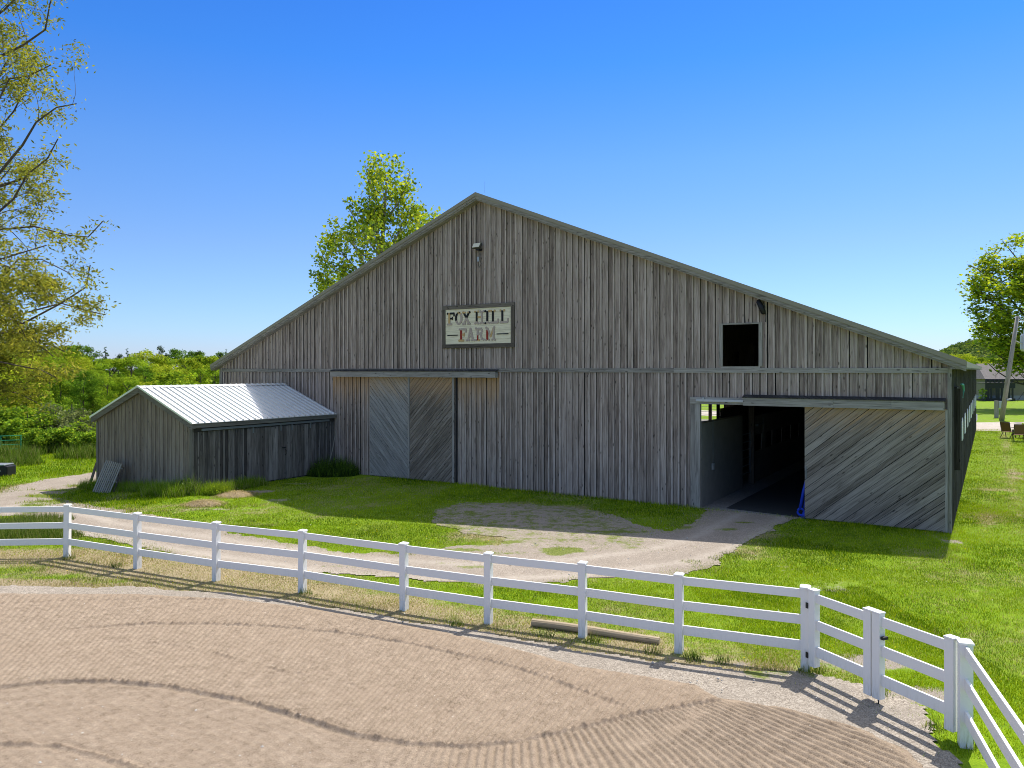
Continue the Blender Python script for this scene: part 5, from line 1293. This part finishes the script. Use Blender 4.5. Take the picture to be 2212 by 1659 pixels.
for px, top, k in ((350, 741, 'pine'), (425, 752, 'pine'), (560 * .75, 757, 'mid'), (489, 751, 'dark'), (475, 757, 'pine'), (545, 758, 'dark'), (570, 755, 'pine'), (268, 768, 'dark'), (350, 808 - 28, 'dark'), (510, 756, 'mid2')):
    plant(k, px, top, 150, "%s poking above the skyline, %s" % (KW[k], zone(px)) or {'pine': "grey-green ragged pine standing above the tree line beyond the shed", 'dark': "dark pointed spruce standing above the tree line beyond the shed", 'mid': "mid green tree rising above the tree line beyond the shed", 'mid2': "mid green tree rising above the tree line beyond the shed"}[k], "tall trees along the skyline beyond the shed", w=.8)
for px, top, Y, k, w, lab in ((372, 796, 62, 'sapling', 1.2, "bright green young tree just behind the shed's roof ridge"), (300, 830, 60, 'sapling', 1.1, "bright young tree behind the left slope of the shed roof"), (240, 862, 56, 'sapling', 1.0, "young tree touching the left eave of the shed"),
        (180, 800, 64, 'mid', .9, "dark green tree over the willow scrub left of the shed"), (130, 812, 62, 'mid2', .9, "green tree at the back of the meadow left of the shed"), (60, 790, 58, 'bright', .9, "yellowish tree behind the green gate"), (10, 770, 56, 'yellow', 1.0, "yellow-green tree at the left edge under the locust"),
        (195, 895, 50, 'sapling', 1.1, "small leafy tree right at the meadow edge by the shed")):
    plant(k, px, top, Y, lab, None, w=w)
for i, (px, top, Y, k) in enumerate(((155, 872, 53, 'willow'), (120, 888, 52, 'willow'), (90, 872, 54, 'shrub'), (60, 895, 51, 'shrub'), (175, 905, 49, 'willow'), (140, 915, 48, 'shrub'), (195, 925, 47, 'shrub'), (35, 880, 53, 'shrub'), (0, 890, 52, 'shrub'), (100, 925, 47.5, 'shrub'), (-40, 880, 52, 'shrub'), (-90, 870, 52, 'willow'), (70, 935, 46.5, 'shrub'))):
    plant(k, px, top, Y, ("grey-green willow shrub" if k == 'willow' else "leafy green shrub") + (", meadow's back edge, " if Y > 51.5 else (", middle of the meadow, " if Y > 48.5 else ", meadow's front edge, ")) + zone(px), "shrubs in the meadow left of the shed")
# dark weeds in the corner of shed and barn, leafy weeds at the shed corner
def weed(px_xy, r, h, n, cols, lab, seed):
    x, y, z = px_xy; rg = np.random.default_rng(seed); e = tag(empty("weed_clump", (x, y, z)), lab, "weeds")
    a = rg.uniform(0, 6.28, n); q = r * np.sqrt(rg.random(n)); c = np.array(cols)[rg.integers(0, len(cols), n)] * rg.uniform(.7, 1.25, (n, 1))
    blades("stems", q * np.cos(a), q * np.sin(a) * .75, h * (1.05 - .45 * (q / r) ** 2) * rg.uniform(.35, 1.15, n) * (.6 + .6 * np.sin(a * 3 + seed) ** 2), np.full(n, .022), c, e, .55, rg, np.zeros(n))
    k = n // 7; a = rg.uniform(0, 6.28, k); q = r * np.sqrt(rg.random(k)); C = np.stack([q * np.cos(a), q * np.sin(a) * .75, rg.uniform(.1, .9, k) * h * (1.05 - .7 * (q / r) ** 2)], 1)
    V, F, cc = leaf_arrays(rg, C, .09, cols, flat=.5, aspect=.5); np_mesh("leaves", V, F, M['leaf'], None, cc, e)
p = barnpt(SHED_X1 + .75, -.85, 0); weed((p.x, p.y, 0), 1.25, .85, 4200, DRK + MID, "dark green weed clump in the corner where shed meets barn", 1)
weed(gp(402, 1068), .55, .75, 1600, MID + GRY, "leafy pale weed clump at the shed's front corner", 2)
weed(gp(468, 1068), .5, .5, 1300, BRT, "bright green weeds at the foot of the shed's front boards", 3)
# right side: trees beyond the barn end and the hill
GR2 = "trees below the hill at the right"
for Y, d0, step, lo, hi in ((330, 0, 9, 2010, 2300), (260, 8, 11, 2030, 2300), (200, 22, 14, 2050, 2250)):
    px = lo
    while px < hi:
        k = rw.choice(['bright', 'mid', 'yellow', 'bright2', 'mid2', 'dark']); plant(k, px, np.interp(px, [2000, 2060, 2110, 2300], [770, 766, 774, 770]) + d0 + rw.uniform(-4, 4), Y + rw.uniform(-12, 12), "%s %s, %s" % (KW[k], {330: "at the foot of the wooded hill", 260: "in the middle row below the hill", 200: "in the nearest row below the hill"}[Y], "hidden side behind the barn roof" if px < 2060 else ("by the barn's right eave" if px < 2110 else ("left of the maple" if px < 2160 else ("behind the maple" if px < 2212 else "right of the frame edge")))), GR2, w=1.2); px += step * rw.uniform(.8, 1.3)
for px, top, Y, k, lab in ((2118, 816, 130, 'bright', "bright green tree between the barn's eave and the house"), (2122, 838, 118, 'mid', "low green tree just past the barn's right end"), (2104, 812, 140, 'bright2', "yellow-green tree behind the barn's right eave")):
    plant(k, px, top, Y, lab, None, w=.9)
# hill with its woods
xs = np.linspace(150, 1100, 90); ys = np.linspace(420, 1100, 50)
def hillz(X, Y):
    pxh = CXP + X / Y * FPX; top = (YHP - np.interp(pxh, [1850, 2030, 2070, 2100, 2150, 2212, 2400, 2700], [801, 768, 752, 744, 738, 736, 730, 770])) * 800 / FPX + CAMH
    return -2 + top * 1.0 * sm(430, 800, Y) * (1 - .4 * sm(820, 1100, Y)) + 2.5 * (fbm(X * .02, Y * .02, 7) - .5)
tag(grid_mesh("hill", xs, ys, hillz, M['hill']), kind="structure")
rg = np.random.default_rng(9); n = 5200; X = rg.uniform(200, 800, n); Y = rg.uniform(440, 830, n); Z = hillz(X, Y)
m_ = 26; idx = np.repeat(np.arange(n), m_); d = rg.normal(size=(n * m_, 3)); d /= np.linalg.norm(d, axis=1)[:, None]; d[:, 2] = np.abs(d[:, 2])
rr = rg.uniform(2.6, 5.0, n)[idx][:, None]; C = np.stack([X, Y, Z], 1)[idx] + d * rr * np.array([1, 1, 1.5]); base = np.array([(.10, .16, .04), (.15, .21, .05), (.07, .12, .04), (.19, .24, .07)])[rg.integers(0, 4, n)]
V, F, cc = leaf_arrays(rg, C, 2.2, [(1, 1, 1)], flat=.4, aspect=.9, var=.2); o = np_mesh("hillside_woods", V, F, M['leaf'], None, cc * np.repeat(base[idx], 4, 0)); tag(o, kind="stuff")

# ------------------------------------------------------------------ far right: road, house, pole, chairs, car
mb = MB(); a = gp(2000, 931); 
pts_lo = [gp(p, q) for p, q in ((1950, 934), (2105, 932), (2212, 930), (2500, 928))]; pts_hi = [gp(p, q) for p, q in ((1950, 914), (2105, 913), (2212, 912), (2500, 910))]
for i in range(3): mb.face([(pts_lo[i][0], pts_lo[i][1], .02), (pts_lo[i + 1][0], pts_lo[i + 1][1], .02), (pts_hi[i + 1][0], pts_hi[i + 1][1], .02), (pts_hi[i][0], pts_hi[i][1], .02)])
tag(mb.build("gravel_road", M['road']), kind="structure")
a = fac(1500); mb = MB()                                     # yard and gravel seen through the barn
P0 = barnpt(-27, BL + 6, .02); P1 = barnpt(-19, BL + 6, .02); P2 = barnpt(-17, BL + 16, .02); P3 = barnpt(-29, BL + 16, .02)
mb.face([P0, P1, P2, P3]); tag(mb.build("gravel_yard", M['road']), kind="structure")
gt = tag(empty("metal_gate", barnpt(-23.2, BL + 4, 0), -BA), "tubular steel gate seen through the open barn", "gate")
for k in range(5):
    mb = MB(); mb.tube([(-2.4, 0, .3 + k * .26), (2.4, 0, .3 + k * .26)], .022, 5); mb.build("bar", M['galv'], gt)
# house
HY = 122.0; hx0 = at(2130, 860, HY)[0]; ho = tag(empty("house", (hx0, HY, 0)), "beige clapboard house with grey shingle roof behind the utility pole", "house")
zr, ze, zf = 4.9 + 14 * HY / FPX, 4.9 - 19 * HY / FPX, .75
mb = MB(); mb.box(.0, 22, 0, 9, zf, ze + .2); 
for k in range(14): mb.box(-.03, 22.03, -.03, -.001, zf + k * .2, zf + k * .2 + .015)
mb.build("wall", M['house_wall'], ho)
mb = MB(); mb.box(-.1, 22.1, -.06, 9.06, -.5, zf - .001); mb.build("foundation", M['foundation'], ho)
mb = MB(); mb.face([(-.6, -.7, ze - .05), (22.6, -.7, ze - .05), (22.6, 4.5, zr), (1.2, 4.5, zr)]); mb.face([(1.2, 4.5, zr), (22.6, 4.5, zr), (22.6, 9.7, ze - .05), (-.6, 9.7, ze - .05)]); mb.face([(-.6, -.7, ze - .05), (1.2, 4.5, zr), (-.6, 9.7, ze - .05)])
mb.build("roof", M['shingle'], ho)
mb = MB(); mb.box(-.6, 22.6, -.74, -.701, ze - .3, ze - .06); mb.build("eave_board", M['porch_dark'], ho)
mb = MB(); q = at(2128, 862, HY - 3)[0] - hx0; W_ = 4.7
mb.box(q, q + W_, -3.1, -3.0, 2.0, 2.75); mb.box(q - .1, q + W_ + .1, -3.15, -.2, 2.76, 2.86)
for k in range(6): mb.box(q + k * (W_ - .5) / 5, q + k * (W_ - .5) / 5 + (.55 if k % 2 == 0 else .22), -3.1, -2.95, .35, 1.99)
mb.box(q, q + W_, -3.12, -3.02, 0, .40); mb.box(q, q + W_, -3.0, -.2, -.1, .3)
for k in range(7): mb.box(q + k * W_ / 7, q + k * W_ / 7 + .25, -3.1, -2.98, 2.87, 3.3)
mb.build("porch", M['porch_dark'], ho)
# utility pole
PY2 = 73.0; b_ = at(2163, 908, PY2); t_ = at(2198, 683, PY2)
up_ = tag(empty("utility_pole", (b_[0], PY2, 0)), "leaning wooden utility pole with grey transformer at the right edge", "utility pole")
tx = t_[0] - b_[0]; tz = t_[2]
mb = MB(); mb.tube([(0, 0, -.2), (tx * .5, 0, tz * .5), (tx, 0, tz)], [.23, .20, .16], 12); mb.build("shaft", M['pole'], up_, smooth=True)
mb = MB(); mb.tube([(tx + .75, 0, tz - 3.4), (tx + .75, 0, tz - 3.2), (tx + .75, 0, tz - 1.9), (tx + .75, 0, tz - 1.7)], [.30, .42, .42, .30], 12); mb.tube([(tx + .6, 0, tz - 1.7), (tx + .6, 0, tz - 1.35)], .06, 6); mb.build("transformer", M['galv'], up_)
mb = MB(); mb.tube([(tx - .1, 0, tz - .3), (tx + 4, -.5, tz - 1.4), (tx + 12, -1, tz - 1.2)], .035, 4); mb.tube([(tx - .15, 0, tz - 2.4), (tx + 1.2, -.3, tz - 3.1), (tx + 12, -1, tz - 3.3)], .05, 4); mb.tube([(tx * .2, -.3, 2.0), (tx * .2 + .45, -.35, 2.1)], .09, 6); mb.build("cables", M['galv'], up_)
mp_ = at(2154, 902, 77); mpo = tag(empty("meter_post", (mp_[0], 77, 0)), "short wooden post with pale meter box left of the utility pole", "post")
mb = MB(); mb.box(-.22, .10, -.1, .15, -.1, 1.75); mb.build("post", M['pole'], mpo)
mb = MB(); mb.box(.11, .42, -.15, .1, 1.0, 1.72); mb.box(.42, .58, -.12, .0, 1.5, 1.68); mb.build("meter_box", M['galv'], mpo)
mb = MB(); mb.tube([(.35, -.2, 0), (.75, -.2, 1.1), (.95, -.2, 2.1)], .03, 5); mb.build("rod", M['black'], mpo)
# car just past the barn's far corner
cp = at(2085, 918, 66.0); car = tag(empty("parked_car", (cp[0], 66.0, 0), R(14)), "white car mostly hidden behind the barn's far corner", "car")
cxr = at(2118, 918, 66)[0] - cp[0]
mb = MB(); prof_ = [(-3.6, .35), (cxr - .1, .35), (cxr, .55), (cxr, 1.0), (cxr - .3, 1.15), (cxr - .7, 1.2), (cxr - 1.1, 1.65), (-2.6, 1.7), (-3.4, 1.1)]
mb.prism((0, 0, 0), UX, UZ, UY, prof_, 1.75, .5); mb.build("body", M['white_paint'], car, bevel=.06)
mb = MB(); mb.prism((0, -.01, 0), UX, UZ, -UY, [(-2.4, 1.15), (cxr - .95, 1.15), (cxr - 1.2, 1.58), (-2.2, 1.6)], .01); mb.build("window", M['glass_dark'], car)
for xx in (cxr - .62, -2.6):
    for yy in (-.05, 1.6):
        mb = MB(); mb.tube([(xx, yy, .36), (xx, yy + .22, .36)], .36, 18); mb.build("wheel", M['rubber'], car)
mb = MB(); mb.box(cxr - .02, cxr + .03, .1, .35, .8, 1.0); mb.build("tail_light", M['tail'], car)
# patio chairs
def chair(x, y, rz, lab):
    e = tag(empty("patio_chair", (x, y, 0), rz), lab, "chair", "patio chairs on the lawn")
    f = MB()
    e.scale = (1.15, 1.15, 1.15)
    for s in (-.28, .28):
        f.tube([(s, .30, 0), (s, .18, .42), (s, -.24, .40), (s * .95, -.42, 1.02)], .022, 5); f.tube([(s, -.40, 0), (s, -.10, .30), (s, .16, .63), (s, .28, .66), (s, -.30, .66)], .022, 5)
    f.tube([(-.27, -.42, 1.02), (.27, -.42, 1.02)], .022, 5); f.tube([(-.28, .18, .42), (.28, .18, .42)], .02, 5); f.build("frame", M['chair_frame'], e)
    mb = MB(); mb.face([(-.26, .20, .425), (.26, .20, .425), (.26, -.24, .405), (-.26, -.24, .405)]); mb.face([(-.26, .20, .41), (.26, .20, .41), (.26, -.24, .39), (-.26, -.24, .39)]); mb.build("seat", M['chair_mesh'], e)
    mb = MB(); mb.prism((-.25, -.245, .42), UX, Vector((0, -.29, .957)), UY, [(0, 0), (.5, 0), (.5, .6), (0, .6)], .012); mb.build("backrest", M['chair_mesh'], e)
c1 = gp(2178, 946); c2 = gp(2200, 953); chair(c1[0], c1[1], R(-60), "brown sling patio chair seen side-on, left of the pair"); chair(c2[0], c2[1], R(-25), "brown sling patio chair facing right, nearer of the pair")
pt = gp(2214, 948); tb = tag(empty("patio_table", (pt[0] + .5, pt[1] + .3, 0)), "low dark patio table partly outside the right edge", "table")
mb = MB(); mb.prism((0, 0, .62), UX, UY, UZ, [(.75 * math.cos(t), .75 * math.sin(t)) for t in [6.2832 * k / 20 for k in range(20)]], .03); mb.build("tabletop", M['black'], tb)
for a in (0.6, 2.5, 4.4, 5.6):
    mb = MB(); mb.tube([(.6 * math.cos(a), .6 * math.sin(a), 0), (.5 * math.cos(a), .5 * math.sin(a), .62)], .02, 5); mb.build("leg", M['chair_frame'], tb)
pl_ = tag(empty("potted_plant", (pt[0] + .35, pt[1] + .2, .65)), "leafy plant standing on the dark patio table at the right edge", "plant")
mb = MB(); mb.tube([(0, 0, 0), (0, 0, .16)], [.12, .16], 10); mb.build("pot", M['pole'], pl_)
rg = np.random.default_rng(3); C = rg.normal(size=(260, 3)) * np.array([.2, .2, .1]) + np.array([0, 0, .3]); V, F, cc = leaf_arrays(rg, C, .16, BRT, aspect=.4); np_mesh("foliage", V, F, M['leaf'], None, cc, pl_)
# left edge: green gate and black wheeled bin
gg = gp(20, 990); gg_e = tag(empty("green_gate", (gg[0], gg[1], gg[2])), "green tubular gate standing open at the meadow's left edge", "gate")
for k in range(5):
    mb = MB(); mb.tube([(-3.0, -1.0, .25 + k * .26), (.55, .30, .28 + k * .26)], .026, 5); mb.build("bar", M['green_paint'], gg_e)
for xx in (-2.9, -.45, .5):
    mb = MB(); mb.tube([(xx, xx * .366 + .1, .05), (xx, xx * .366 + .1, 1.32)], .03, 5); mb.build("upright", M['green_paint'], gg_e)
bb = gp(2, 1030); bn = tag(empty("storage_bin", (bb[0] - .25, bb[1] + .3, bb[2])), "black plastic storage bin with grey lid on the grass at left edge", "bin")
mb = MB(); mb.box(-1.0, .58, -.35, .35, 0, .52); mb.build("body", M['black'], bn, bevel=.06)
mb = MB(); mb.box(-1.03, .45, -.38, .38, .521, .60); mb.build("lid", M['galv_dull'], bn, bevel=.03)
mb = MB(); mb.box(-.5, .28, -.365, -.352, .26, .33); mb.build("label_plate", M['pole'], bn)
